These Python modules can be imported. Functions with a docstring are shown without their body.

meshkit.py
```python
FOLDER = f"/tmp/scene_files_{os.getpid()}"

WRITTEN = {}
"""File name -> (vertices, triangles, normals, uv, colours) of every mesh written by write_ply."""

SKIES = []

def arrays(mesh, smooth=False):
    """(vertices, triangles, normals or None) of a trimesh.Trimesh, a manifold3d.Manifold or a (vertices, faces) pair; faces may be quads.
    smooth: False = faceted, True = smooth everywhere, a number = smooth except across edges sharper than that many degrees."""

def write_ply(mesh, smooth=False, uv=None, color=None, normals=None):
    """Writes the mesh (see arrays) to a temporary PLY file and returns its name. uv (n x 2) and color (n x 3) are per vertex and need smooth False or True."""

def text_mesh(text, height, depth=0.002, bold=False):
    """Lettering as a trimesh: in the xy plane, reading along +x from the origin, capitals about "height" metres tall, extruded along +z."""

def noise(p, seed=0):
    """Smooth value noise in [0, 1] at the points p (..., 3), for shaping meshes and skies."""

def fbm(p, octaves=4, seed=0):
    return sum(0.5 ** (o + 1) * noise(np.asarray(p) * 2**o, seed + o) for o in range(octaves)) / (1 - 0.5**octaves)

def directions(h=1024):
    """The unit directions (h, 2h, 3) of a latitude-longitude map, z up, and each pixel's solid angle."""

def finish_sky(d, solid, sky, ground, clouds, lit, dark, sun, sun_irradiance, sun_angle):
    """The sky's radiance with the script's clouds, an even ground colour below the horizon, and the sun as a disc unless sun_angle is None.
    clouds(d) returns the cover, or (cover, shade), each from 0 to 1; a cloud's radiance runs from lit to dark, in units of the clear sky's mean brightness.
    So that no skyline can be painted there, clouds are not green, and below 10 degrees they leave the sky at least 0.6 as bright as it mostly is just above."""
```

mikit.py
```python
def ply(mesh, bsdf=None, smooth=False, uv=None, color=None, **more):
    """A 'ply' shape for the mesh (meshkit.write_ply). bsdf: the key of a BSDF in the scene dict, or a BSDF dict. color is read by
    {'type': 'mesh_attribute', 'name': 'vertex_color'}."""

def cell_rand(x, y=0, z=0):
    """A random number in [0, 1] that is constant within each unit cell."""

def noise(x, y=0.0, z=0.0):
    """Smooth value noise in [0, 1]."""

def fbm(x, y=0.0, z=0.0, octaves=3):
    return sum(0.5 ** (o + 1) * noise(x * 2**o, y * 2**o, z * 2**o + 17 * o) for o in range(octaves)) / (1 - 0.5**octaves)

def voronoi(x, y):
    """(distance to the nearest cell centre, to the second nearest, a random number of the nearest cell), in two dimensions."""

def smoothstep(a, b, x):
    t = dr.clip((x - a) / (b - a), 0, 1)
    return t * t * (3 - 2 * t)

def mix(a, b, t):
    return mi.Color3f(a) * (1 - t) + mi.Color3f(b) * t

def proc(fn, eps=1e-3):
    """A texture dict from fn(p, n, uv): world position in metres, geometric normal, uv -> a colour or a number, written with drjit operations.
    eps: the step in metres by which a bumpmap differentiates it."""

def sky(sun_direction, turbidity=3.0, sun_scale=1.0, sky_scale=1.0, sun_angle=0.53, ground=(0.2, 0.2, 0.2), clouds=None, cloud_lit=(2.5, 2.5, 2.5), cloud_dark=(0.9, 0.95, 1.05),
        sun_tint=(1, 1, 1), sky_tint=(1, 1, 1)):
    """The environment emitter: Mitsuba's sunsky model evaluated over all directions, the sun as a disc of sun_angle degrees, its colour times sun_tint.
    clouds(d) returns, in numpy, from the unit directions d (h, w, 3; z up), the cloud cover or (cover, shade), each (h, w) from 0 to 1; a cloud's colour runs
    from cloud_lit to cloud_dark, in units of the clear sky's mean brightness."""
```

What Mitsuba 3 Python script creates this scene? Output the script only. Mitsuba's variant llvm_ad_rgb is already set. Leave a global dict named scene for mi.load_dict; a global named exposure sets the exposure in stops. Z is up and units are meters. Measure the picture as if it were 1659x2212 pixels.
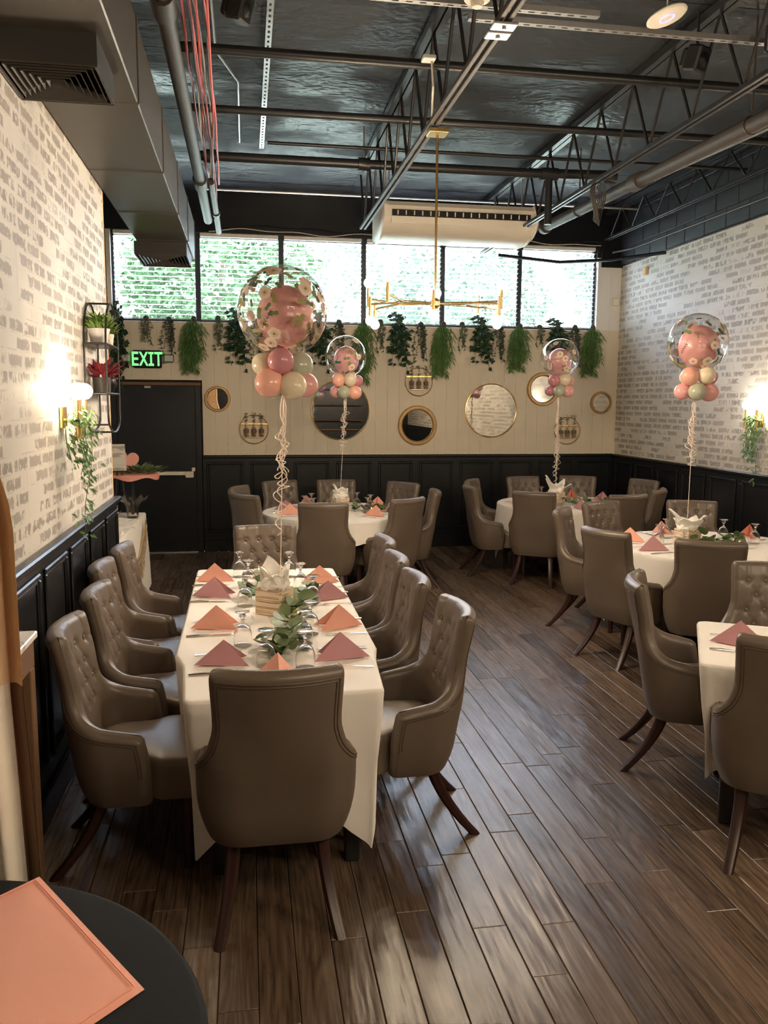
import math, numpy as np, trimesh, mitsuba as mi, mikit, meshkit
import drjit as dr
from shapely.geometry import Polygon, LineString
from mikit import noise, fbm, cell_rand, smoothstep, mix
T = mi.ScalarTransform4f
rad, PI = math.radians, math.pi
scene, labels = {}, {}

# ---------------------------------------------------------------- camera
HC, YAW, PITCH, ROLL, FPX = 1.85, rad(9.431), rad(7.539), rad(0.362), 1791.9
fw = np.array([math.sin(YAW)*math.cos(PITCH), math.cos(YAW)*math.cos(PITCH), -math.sin(PITCH)])
rt = np.array([math.cos(YAW), -math.sin(YAW), 0.0]); up = np.cross(rt, fw)
up2 = -rt*math.sin(ROLL) + up*math.cos(ROLL)
scene['camera'] = {'type': 'perspective', 'fov_axis': 'x', 'fov': 2*math.degrees(math.atan(829.5/FPX)), 'near_clip': 0.05, 'far_clip': 300.0,
    'to_world': T().look_at(origin=[0, 0, HC], target=[float(v) for v in np.array([0, 0, HC])+fw], up=[float(v) for v in up2])}
# ---------------------------------------------------------------- sky, exposure
SKY = 80.0
scene['sky'] = mikit.sky([0.15, -0.6, 0.8], turbidity=4.0, sun_scale=0.0, sky_scale=SKY, ground=(0.25, 0.27, 0.22),
    clouds=lambda d: (np.full(d.shape[:2], 0.9), 0.15+0*d[..., 0]), cloud_lit=(1.45, 1.65, 2.0), cloud_dark=(0.95, 1.15, 1.5))
BULB = (330.0, 262.0, 182.0)        # lamp bulbs, warm white
exposure = 0.62

# ---------------------------------------------------------------- materials
def rgb(r, g=None, b=None):
    c = r if g is None else (r, g, b)
    return {'type': 'rgb', 'value': [float(x) for x in c]}
def mat(name, col, rough=0.5, metal=0.0, spec=0.5, **k):
    bump = k.pop('bump', None)
    d = {'type': 'principled', 'base_color': col if isinstance(col, dict) else rgb(col), 'roughness': rough, 'metallic': metal, 'specular': spec, **k}
    if bump: d = {'type': 'bumpmap', 'arbitrary': {**bump[0]}, 'scale': bump[1], 'bsdf': d}
    scene[name] = {'type': 'twosided', 'bsdf': d}
def floor_col(p, n, uv):
    r = uv.x*37.0
    w = fbm(p.x*9+r*3, p.y*0.9+r*5, r, 2)
    g = fbm((p.x+w*0.05)*110+r*11, p.y*5+r*7, r, 3)
    ring = dr.abs(dr.sin(40*(w+0.35*p.x*6)+r*6))
    dirt = smoothstep(0.60, 0.85, fbm(p.x*60+3, p.y*16, 1.0, 3))
    v = 0.55*g+0.25*ring*g+0.35*uv.y
    c = mix((0.036, 0.022, 0.014), (0.165, 0.112, 0.076), dr.clip(v*1.5-0.42, 0, 1))
    return c*(1-0.30*dirt)
def floor_bump(p, n, uv):
    r = uv.x*37.0
    return 0.7*fbm(p.x*90+r*11, p.y*7+r*7, r, 2)+0.5*fbm(p.x*14+r, p.y*6, 2.0, 2)
def brick_print(p, n, uv):
    h, w = 0.0705, 0.235
    row = dr.floor(p.z/h); fz = p.z/h-row
    par = row-2*dr.floor(row/2)
    u = p.y/w+0.5*par+0.18*cell_rand(row, 3, 1); col = dr.floor(u); fu = u-col
    k = cell_rand(col, row, 7)
    e = 0.16*(noise(p.y*60, p.z*60, 2)-0.5)
    ins = smoothstep(0.04, 0.12, fu+e*0.6)*smoothstep(0.04, 0.12, 1-fu+e*0.6)*smoothstep(0.14, 0.24, fz+e)*smoothstep(0.14, 0.24, 1-fz+e)
    rub = smoothstep(0.30+0.30*(1-k), 0.47+0.30*(1-k), 0.62*fbm(p.y*26+k*9, p.z*38, 5.0, 3)+0.38*noise(p.y*115, p.z*14, 4)+0.14)
    lines = 0.45*(1-smoothstep(0.0, 0.06, dr.abs(fz-0.09)))*smoothstep(0.5, 0.62, fbm(p.y*14, p.z*8, 9.0, 2))
    m = dr.clip(ins*rub*smoothstep(0.12, 0.3, k)+lines, 0, 1)
    base = mix((0.58, 0.55, 0.505), (0.67, 0.645, 0.60), noise(p.y*4, p.z*4, 3))
    return mix(base, mix((0.22, 0.195, 0.175), (0.36, 0.325, 0.29), k), 0.9*m)
def ceil_bump(p, n, uv): return fbm(p.x*5, p.y*9, 1.0, 3)+0.5*fbm(p.x*30, p.y*40, 1.0, 2)
def ceil_rough(p, n, uv): return 0.34+0.34*smoothstep(0.35, 0.65, fbm(p.x*1.7+4, p.y*2.6, 2.0, 3))
def wood_print(p, n, uv):
    g = fbm(p.x*25+p.y*25, p.z*160, 1.0, 3)
    return mix((0.42, 0.27, 0.15), (0.74, 0.62, 0.47), smoothstep(0.25, 0.62, g))
def marble(p, n, uv):
    v = dr.abs(fbm(p.x*9, p.y*9, p.z*9, 4)-0.5)
    return mix((0.45, 0.44, 0.42), (0.80, 0.78, 0.74), smoothstep(0.0, 0.06, v))
def walnut(p, n, uv): return mix((0.32, 0.19, 0.075), (0.52, 0.33, 0.14), fbm(p.x*40, p.z*40, p.y*40, 3))
def cloth_weave(p, n, uv): return 0.5+0.5*dr.sin(p.x*2600)*dr.sin(p.y*2600+p.z*2600)
mat('m_floor', mikit.proc(floor_col), 0.34, spec=0.75, bump=(mikit.proc(floor_bump, 0.002), 0.0011))
mat('m_brick', mikit.proc(brick_print), 0.6, spec=0.3)
mat('m_gap', (0.008, 0.007, 0.006), 0.8)
mat('m_ceiling', (0.013, 0.014, 0.017), mikit.proc(ceil_rough), spec=0.6, bump=(mikit.proc(ceil_bump, 0.004), 0.012))
mat('m_black', (0.007, 0.008, 0.010), 0.30, spec=0.42)
mat('m_blackmetal', (0.014, 0.014, 0.015), 0.34, spec=0.5)
mat('m_block', (0.020, 0.022, 0.027), 0.45, spec=0.5)
mat('m_duct', (0.046, 0.041, 0.034), 0.42, spec=0.5)
mat('m_duct_dark', (0.022, 0.021, 0.020), 0.5)
mat('m_cream', (0.70, 0.62, 0.50), 0.5, spec=0.4)
mat('m_white', (0.76, 0.75, 0.73), 0.45)
mat('m_plastic', (0.80, 0.74, 0.64), 0.35)
mat('m_leather', (0.122, 0.092, 0.070), 0.41, spec=0.6)
mat('m_piping', (0.075, 0.053, 0.038), 0.45)
mat('m_mahogany', (0.028, 0.008, 0.006), 0.36, spec=0.55)
mat('m_linen', (0.80, 0.765, 0.72), 0.75, spec=0.2, sheen=0.3)
mat('m_peach', (0.80, 0.39, 0.30), 0.8, spec=0.2, sheen=0.4)
mat('m_mauve', (0.50, 0.255, 0.28), 0.8, spec=0.2, sheen=0.4)
mat('m_blackcloth', (0.010, 0.011, 0.013), 0.85, spec=0.2, sheen=0.2)
mat('m_tan', (0.74, 0.53, 0.34), 0.8, spec=0.2)
mat('m_gold', (0.86, 0.60, 0.24), 0.26, 1.0)
mat('m_goldwood', mikit.proc(walnut), 0.35, 0.35)
mat('m_steel', (0.70, 0.70, 0.70), 0.22, 1.0)
mat('m_galv', (0.62, 0.61, 0.60), 0.34, 0.9)
mat('m_pipe', (0.050, 0.043, 0.040), 0.48, 0.0, spec=0.35)
mat('m_red', (0.55, 0.10, 0.09), 0.4)
mat('m_wire', (0.55, 0.50, 0.42), 0.4)
scene['m_mirror'] = {'type': 'conductor', 'material': 'Ag'}
scene['m_glass'] = {'type': 'dielectric', 'int_ior': 1.45}
scene['m_bubble'] = {'type': 'thindielectric', 'int_ior': 1.75}
scene['m_pane'] = {'type': 'thindielectric', 'int_ior': 1.3}
mat('m_wood', mikit.proc(wood_print), 0.7)
mat('m_brown', (0.16, 0.085, 0.045), 0.7)
mat('m_marble', mikit.proc(marble), 0.2)
mat('m_tissue', (0.88, 0.86, 0.83), 0.8, spec=0.2)
for k, c in dict(pink=(0.72, 0.37, 0.36), rose=(0.52, 0.22, 0.25), blush=(0.84, 0.44, 0.35), sage=(0.42, 0.44, 0.34), ivory=(0.74, 0.64, 0.48)).items():
    mat('m_b_'+k, c, 0.22, spec=0.5)
mat('m_ribbon', (0.86, 0.74, 0.66), 0.35)
mat('m_leaf_euc', (0.130, 0.185, 0.080), 0.5)
mat('m_leaf_dark', (0.020, 0.050, 0.022), 0.45)
mat('m_leaf_mid', (0.085, 0.170, 0.045), 0.5)
mat('m_leaf_grey', (0.085, 0.105, 0.060), 0.6)
mat('m_leaf_bead', (0.040, 0.050, 0.034), 0.6)
mat('m_leaf_lime', (0.16, 0.26, 0.06), 0.5)
mat('m_leaf_red', (0.22, 0.030, 0.040), 0.5)
mat('m_flower', (0.78, 0.66, 0.55), 0.6)
mat('m_flower2', (0.70, 0.52, 0.40), 0.6)
mat('m_teal', (0.03, 0.11, 0.12), 0.5)
mat('m_olive', (0.27, 0.24, 0.09), 0.5)
mat('m_ink', (0.02, 0.02, 0.03), 0.5)
mat('m_tree', (0.085, 0.15, 0.07), 0.8, spec=0.2)
mat('m_tree2', (0.14, 0.19, 0.14), 0.8, spec=0.2)
mat('m_bark', (0.22, 0.18, 0.14), 0.8)
mat('m_lawn', (0.25, 0.28, 0.20), 0.9)
mat('m_heart', (0.80, 0.36, 0.30), 0.6)
mat('m_burlap', (0.42, 0.31, 0.18), 0.8)
mat('m_wax', (0.85, 0.80, 0.55), 0.5)

# ---------------------------------------------------------------- helpers
_used = {}
def num(key):
    n = _used.get(key, 0); _used[key] = n+1
    return key if n == 0 else f'{key}_{n:03d}'
def lab(key, label=None, cat=None, group=None, kind=None):
    d = labels.setdefault(key, {})
    for a, b in (('label', label), ('category', cat), ('group', group), ('kind', kind)):
        if b: d[a] = b
    return key
def P(mesh, bsdf, smooth=False, **k): return mikit.ply(mesh, bsdf, smooth, **k)
def thing(name, label, cat, group=None): return lab(num(name), label, cat, group)
def put(parent, name, shape, M=None, label=None, kind=None):
    key = num(f'{parent}__{name}' if parent else name)
    scene[key] = {**shape, 'to_world': M} if M is not None else shape
    if label or kind: lab(key, label, None, None, kind)
    return key
def one(name, shape, label, cat, M=None, group=None, kind=None):
    key = put(None, name, shape, M); return lab(key, label, cat, group, kind)
def struct(name, shape): return lab(put(None, name, shape), None, None, None, 'structure')
def at(x, y, z=0.0, rz=0.0, s=1.0): return T().translate([float(x), float(y), float(z)]).rotate([0, 0, 1], float(rz)).scale(float(s))
cat_ = trimesh.util.concatenate
def box(x0, x1, y0, y1, z0, z1, c=0.0):
    """box with chamfered edges c"""
    if c <= 0:
        m = trimesh.creation.box((x1-x0, y1-y0, z1-z0)); m.apply_translation(((x0+x1)/2, (y0+y1)/2, (z0+z1)/2)); return m
    pts = []
    for sx in (0, 1):
        for sy in (0, 1):
            for sz in (0, 1):
                b = np.array([(x0, x1)[sx], (y0, y1)[sy], (z0, z1)[sz]], float); d = np.array([1-2*sx, 1-2*sy, 1-2*sz])*c
                for k in range(3):
                    q = b.copy()
                    for j in range(3):
                        if j != k: q[j] += d[j]
                    pts.append(q)
    return trimesh.convex.convex_hull(np.array(pts))
def loft(rings, cap0=True, cap1=True, closed=True):
    n = len(rings[0]); V = np.vstack(rings); F = []
    for i in range(len(rings)-1):
        for j in range(n if closed else n-1):
            a, b = i*n+j, i*n+(j+1) % n
            F += [[a, b, b+n], [a, b+n, a+n]]
    for cap, i in ((cap0, 0), (cap1, len(rings)-1)):
        if cap:
            V = np.vstack([V, rings[i].mean(0)]); c = len(V)-1
            for j in range(n):
                a, b = i*n+j, i*n+(j+1) % n
                F.append([c, b, a] if i == 0 else [c, a, b])
    return trimesh.Trimesh(V, F, process=False)
def tube(pts, r, sides=8, caps=True):
    pts = np.asarray(pts, float); n = len(pts); r = np.broadcast_to(np.asarray(r, float), (n,))
    t = np.gradient(pts, axis=0); t /= np.linalg.norm(t, axis=1)[:, None]+1e-12
    a = np.array([0, 0, 1.0]) if abs(t[0][2]) < 0.9 else np.array([1.0, 0, 0])
    u = np.cross(t[0], a); u /= np.linalg.norm(u); rings = []
    th = np.arange(sides)*2*PI/sides
    for i in range(n):
        u = u-t[i]*(u@t[i]); u /= np.linalg.norm(u)+1e-12; v = np.cross(t[i], u)
        rings.append(pts[i]+r[i]*(np.cos(th)[:, None]*u+np.sin(th)[:, None]*v))
    return loft(rings, caps, caps)
def lathe(prof, n=24): return trimesh.creation.revolve(np.array(prof, float), sections=n)
def ball(r, c=(0, 0, 0), sub=2, scale=(1, 1, 1)):
    m = trimesh.creation.icosphere(subdivisions=sub, radius=r); m.apply_scale(scale); m.apply_translation(c); return m
def moved(m, M):
    m = m.copy(); m.apply_transform(np.array(M.matrix, float)); return m
def leaf_quads(C, D, N, L, W, fold=0.15):
    """many pointed leaves: base points C, directions D, normals N, lengths L, widths W -> one mesh (4 tris each)"""
    C, D, N = (np.asarray(a, float) for a in (C, D, N)); D = D/np.linalg.norm(D, axis=1)[:, None]
    S = np.cross(D, N); S /= np.linalg.norm(S, axis=1)[:, None]+1e-9; U = np.cross(S, D)
    L = np.broadcast_to(L, (len(C),))[:, None]; W = np.broadcast_to(W, (len(C),))[:, None]
    V = np.stack([C, C+D*L*0.45+S*W*0.5+U*W*fold, C+D*L, C+D*L*0.45-S*W*0.5+U*W*fold, C+D*L*0.45], 1).reshape(-1, 3)
    b = np.arange(len(C))[:, None]*5
    F = np.vstack([b+np.array(f) for f in ([0, 1, 4], [1, 2, 4], [2, 3, 4], [3, 0, 4])])
    return trimesh.Trimesh(V, F, process=False)

# ---------------------------------------------------------------- room shell
D, XR, XL, ZC = 10.39, 4.82, -0.916, 4.28
ZW, ZB, ZWIN, ZTOP = 1.194, 3.60, 2.79, 3.83
YE = 5.93                  # where the left wall ends
YR = -4.0                  # rear wall behind the photographer
FX0 = -3.0
rng = np.random.default_rng(5)
# floor planks
struct('floor', P(box(FX0, XR, YR, D, -0.08, -0.021), 'm_gap'))
def plank_mesh(x0, x1, y0, y1):
    g, c = 0.0011, 0.0025
    m = box(x0+g, x1-g, y0+g, y1-g, -0.02, 0.0)
    t = np.array([[x0+g, y0+g], [x1-g, y0+g], [x1-g, y1-g], [x0+g, y1-g]]); i = np.array([[1, 1], [-1, 1], [-1, -1], [1, -1]])*c
    V = np.vstack([np.c_[t, np.full(4, -0.02)], np.c_[t, np.full(4, -c*0.8)], np.c_[t+i, np.zeros(4)]])
    F = [[8, 9, 10], [8, 10, 11]]
    for a in (0, 4):
        for j in range(4): F += [[a+j, a+(j+1) % 4, a+4+(j+1) % 4], [a+j, a+4+(j+1) % 4, a+4+j]]
    return V, np.array(F)
PW = 0.1255
planks = []
for i in range(-17, 39):
    x0 = 0.012+i*PW
    y = -0.5-rng.uniform(0, 0.9)
    while y < D:
        l = rng.choice([0.45, 0.7, 0.9, 1.1, 1.25])*rng.uniform(0.9, 1.1); y1 = min(y+l, D)
        if y1 > 1.0 and x0 > -2.2: planks.append((x0, min(x0+PW, XR), y, y1, rng.uniform(), rng.uniform()))
        y = y1
def seen(q):
    c = np.array([(q[0]+q[1])/2, (q[2]+q[3])/2, -HC]); z = c@fw
    if z < 0.6: return 1e9
    return (1e3 if abs((c@rt)/z) > 0.5 or (c@up)/z < -0.64 else 0)+z
planks.sort(key=seen)
for q in planks[:300]:
    V, F = plank_mesh(*q[:4]); put('floor', 'plank', P((V, F), 'm_floor', uv=np.tile([[q[4], q[5]]], (len(V), 1))))
Vs, Fs, Us, o = [], [], [], 0
for q in planks[300:]:
    V, F = plank_mesh(*q[:4]); Vs.append(V); Fs.append(F+o); Us.append(np.tile([[q[4], q[5]]], (len(V), 1))); o += len(V)
put('floor', 'far_planks', P((np.vstack(Vs), np.vstack(Fs)), 'm_floor', uv=np.vstack(Us)), kind='stuff')
struct('floor_rear', P(box(FX0, XR, YR, 0.0, -0.02, -0.004), 'm_brown'))

def panel_frame(a0, a1, z0, z1, place, t=0.014, w=0.028):
    """raised moulding frame of a wainscot panel; place maps (along, depth, z) to world"""
    ms = []
    for (p0, p1, q0, q1) in ((a0, a1, z1-w, z1), (a0, a1, z0, z0+w), (a0, a0+w, z0+w, z1-w), (a1-w, a1, z0+w, z1-w)):
        m = box(p0, p1, 0, t, q0, q1, 0.006); m.vertices = np.array([place(*v) for v in m.vertices]); ms.append(m)
    m2 = []
    for (p0, p1, q0, q1) in ((a0+w, a1-w, z1-w-0.016, z1-w), (a0+w, a1-w, z0+w, z0+w+0.016), (a0+w, a0+w+0.016, z0+w, z1-w), (a1-w-0.016, a1-w, z0+w, z1-w)):
        m = box(p0, p1, 0, t*0.5, q0, q1, 0.003); m.vertices = np.array([place(*v) for v in m.vertices]); m2.append(m)
    return cat_(ms+m2)
def fixwind(m):
    if m.volume < 0: m.invert()
    return m
def wainscot(wall, a0, a1, place, pw=0.56):
    m = box(a0, a1, 0, 0.02, 0, ZW-0.03); m.vertices = np.array([place(*v) for v in m.vertices]); put(wall, 'wainscot', P(fixwind(m), 'm_black'))
    m = box(a0, a1, 0, 0.055, ZW-0.035, ZW, 0.008); m.vertices = np.array([place(*v) for v in m.vertices]); put(wall, 'chair_rail', P(fixwind(m), 'm_black'))
    m = box(a0, a1, 0.02, 0.038, 0, 0.14, 0.006); m.vertices = np.array([place(*v) for v in m.vertices]); put(wall, 'skirting', P(fixwind(m), 'm_black'))
    n = max(1, round((a1-a0)/pw)); s = (a1-a0)/n
    for i in range(n):
        pl = lambda a, d, z: place(a, d+0.02, z)
        put(wall, 'panel', P(fixwind(panel_frame(a0+i*s+0.045, a0+(i+1)*s-0.045, 0.24, ZW-0.085, pl)), 'm_black'))
# back wall
WX0, WX1 = -1.535, 4.49
def back(a, d, z): return (a, D-d, z)
struct('wall_back', P(cat_([box(FX0, XR+0.2, D+0.015, D+0.20, 0, ZWIN), box(FX0, XR+0.2, D+0.015, D+0.2, ZTOP, ZC+0.1),
    box(FX0, WX0, D+0.015, D+0.2, ZWIN, ZTOP), box(WX1, XR+0.2, D+0.015, D+0.2, ZWIN, ZTOP)]), 'm_gap'))
def vboard(x0, x1, z0, z1): return box(x0+0.0004, x1-0.0004, D-0.004, D+0.015, z0, z1, 0.0008)
x = -0.52
while x < XR-0.01:
    x1 = min(x+0.152, XR); put('wall_back', 'board', P(vboard(x, x1, ZW-0.01, ZWIN), 'm_cream')); x = x1
x = -2.4
while x < -0.53:
    x1 = min(x+0.152, -0.52); put('wall_back', 'board', P(vboard(x, x1, 2.10, ZWIN), 'm_cream')); x = x1
for a, b in ((4.53, 4.675), (4.675, XR)): put('wall_back', 'board', P(vboard(a, b, ZWIN, 3.585), 'm_white'))
put('wall_back', 'black_header', P(box(FX0, XR, D-0.03, D+0.015, ZTOP, ZC), 'm_black'))
put('wall_back', 'black_corner', P(box(4.53, XR, D-0.03, D+0.015, 3.585, ZTOP), 'm_black'))
put('wall_back', 'sill', P(box(WX0, WX1, D-0.035, D+0.1, ZWIN-0.02, ZWIN, 0.004), 'm_white'))
put('wall_back', 'reveal', P(cat_([box(WX1, 4.53, D-0.02, D+0.15, ZWIN, 3.70), box(WX0-0.05, WX0, D-0.01, D+0.15, ZWIN, ZTOP)]), 'm_white'))
wainscot('wall_back', -0.53, XR-0.03, back)
# right wall
struct('wall_right', P(box(XR+0.012, XR+0.2, YR, D+0.2, 0, ZC+0.1), 'm_gap'))
y = YR
while y < D-0.01:
    y1 = min(y+0.533, D); put('wall_right', 'wallpaper_strip', P(box(XR, XR+0.012, y+0.0006, y1-0.0006, ZW-0.02, ZB), 'm_brick')); y = y1
for r in range(4):
    z0 = ZB+0.012+r*0.2; y = D-0.02-(0.2 if r % 2 else 0.0)
    if r % 2: put('wall_right', 'block', P(box(XR-0.035, XR+0.012, y+0.004, D-0.02, z0+0.004, min(z0+0.196, ZC-0.005), 0.006), 'm_block'))
    while y > 3.2:
        put('wall_right', 'block', P(box(XR-0.035+rng.uniform(-0.002, 0.002), XR+0.012, y-0.396, y-0.004, z0+0.004, min(z0+0.196, ZC-0.005), 0.006), 'm_block')); y -= 0.4
put('wall_right', 'ledge', P(box(XR-0.03, XR+0.012, YR, D, ZB, ZB+0.014), 'm_black'))
put('wall_right', 'upper_blockwork', P(box(XR-0.026, XR+0.012, YR, D, ZB+0.012, ZC), 'm_gap'))
wainscot('wall_right', -3.9, D-0.06, lambda a, d, z: (XR-d, a, z))
# left wall
YL0 = 2.1
struct('wall_left', P(box(XL-0.2, XL-0.012, YL0, YE, 0, ZC), 'm_cream'))
y = YL0
while y < YE-0.01:
    y1 = min(y+0.533, YE); put('wall_left', 'wallpaper_strip', P(box(XL-0.012, XL, y+0.0006, y1-0.0006, ZW-0.02, 3.235), 'm_brick')); y = y1
put('wall_left', 'corner_bead', P(box(XL-0.2, XL+0.004, YE, YE+0.012, ZW, 3.22, 0.003), 'm_tan'))
wainscot('wall_left', YL0, YE+0.03, lambda a, d, z: (XL+d, a, z))
struct('wall_alcove', P(box(FX0-0.1, FX0, 1.8, D, 0, ZC), 'm_cream'))
struct('wall_alcove_front', P(box(FX0, XL-0.2, 5.7, YE, 0, ZC), 'm_cream'))
struct('wall_entry', P(box(-2.6, -1.1, 2.1, 2.25, 0, ZC), 'm_cream'))
struct('wall_side', P(box(-2.7, -2.6, YR, 2.25, 0, ZC), 'm_cream'))
struct('wall_rear', P(box(FX0, XR+0.2, YR-0.1, YR, 0, ZC), 'm_black'))
# ceiling
struct('ceiling', P(box(FX0, XR+0.2, YR-0.1, D+0.2, ZC+0.012, ZC+0.15), 'm_gap'))
JX = [-0.36, 1.237, 2.90, 4.56]
xs = [FX0]+JX+[XR]
ys = list(np.arange(10.0, -4.2, -1.235)); ys = [D]+ys+[YR]
for i in range(len(xs)-1):
    for j in range(len(ys)-1):
        if ys[j] < 2: continue
        put('ceiling', 'panel', P(box(xs[i], xs[i+1], ys[j+1]+0.004, ys[j]-0.004, ZC, ZC+0.014, 0.003), 'm_ceiling'))
put('ceiling', 'rear_panel', P(box(FX0, XR, YR, 2.6, ZC+0.001, ZC+0.012), 'm_ceiling'))
# ---------------------------------------------------------------- windows
MX = [-1.535, -0.542, 0.45, 1.462, 2.461, 3.466, 4.49]
for i in range(6):
    a, b = MX[i], MX[i+1]
    w = lab(num(f'window_{i+1}'), kind='structure')
    fr = cat_([box(a, a+0.03, D+0.06, D+0.12, ZWIN, ZTOP), box(b-0.03, b, D+0.06, D+0.12, ZWIN, ZTOP), box(a+0.03, b-0.03, D+0.06, D+0.12, ZWIN, ZWIN+0.03), box(a+0.03, b-0.03, D+0.06, D+0.12, ZTOP-0.05, ZTOP)])
    put(w, 'frame', P(fr, 'm_blackmetal'))
    put(w, 'pane', P((np.array([[a+.03, D+.09, ZWIN+.03], [b-.03, D+.09, ZWIN+.03], [b-.03, D+.09, ZTOP-.05], [a+.03, D+.09, ZTOP-.05]]), np.array([[0, 1, 2], [0, 2, 3]])), 'm_pane'))
words6 = ['above the door', 'above the small left mirror', 'behind the tallest balloon bouquet', 'left of the chandelier rod', 'right of the chandelier rod', 'at the right end of the window band']
slat = P(loft([np.array([[x, -0.024, -0.002], [x, 0, 0.0025], [x, 0.024, -0.002], [x, 0, 0.0008]]) for x in (-0.46, 0.46)]), 'm_white')
for i in range(6):
    a, b = MX[i], MX[i+1]; c = (a+b)/2
    bl = thing('window_blind', f'white horizontal slat blind on the window {words6[i]}', 'window blind', 'window blinds')
    put(bl, 'headrail', P(box(a+0.035, b-0.035, D-0.005, D+0.05, ZTOP-0.045, ZTOP-0.002, 0.004), 'm_white'))
    for k in range(18): put(bl, 'slat', slat, T().translate([c, D+0.025, ZWIN+0.035+k*0.0545]).rotate([1, 0, 0], -9).scale([(b-a-0.06)/0.92, 1, 1]))
    for s in (-0.28, 0.28): put(bl, 'cord', P(tube([[c+s, D-0.002, ZWIN+0.02], [c+s, D-0.002, ZTOP-0.04]], 0.0012, 4), 'm_white'))
# ---------------------------------------------------------------- door
d = lab('door_1', kind='structure')
put(d, 'leaf', P(box(-1.52, -0.605, D-0.028, D+0.012, 0.012, 2.035, 0.003), 'm_black'))
put(d, 'frame', P(cat_([box(-0.605, -0.535, D-0.045, D+0.015, 0, 2.035, 0.004), box(-1.595, -1.52, D-0.045, D+0.015, 0, 2.035, 0.004)]), 'm_black')); put(d, 'lintel', P(box(-1.595, -0.535, D-0.045, D+0.015, 2.035, 2.072, 0.004), 'm_brown'))
put(d, 'panic_bar', P(cat_([box(-1.45, -0.70, D-0.085, D-0.045, 0.955, 1.0, 0.006), box(-0.735, -0.64, D-0.10, D-0.028, 0.925, 1.0, 0.006), box(-0.66, -0.62, D-0.075, D-0.028, 1.0, 1.045, 0.004)]), 'm_plastic'))
put(d, 'threshold', P(box(-1.52, -0.605, D-0.075, D+0.01, 0, 0.012), 'm_galv'))
put(d, 'closer_arm', P(box(-1.19, -1.12, D-0.07, D-0.028, 2.0, 2.025), 'm_galv'))
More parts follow.
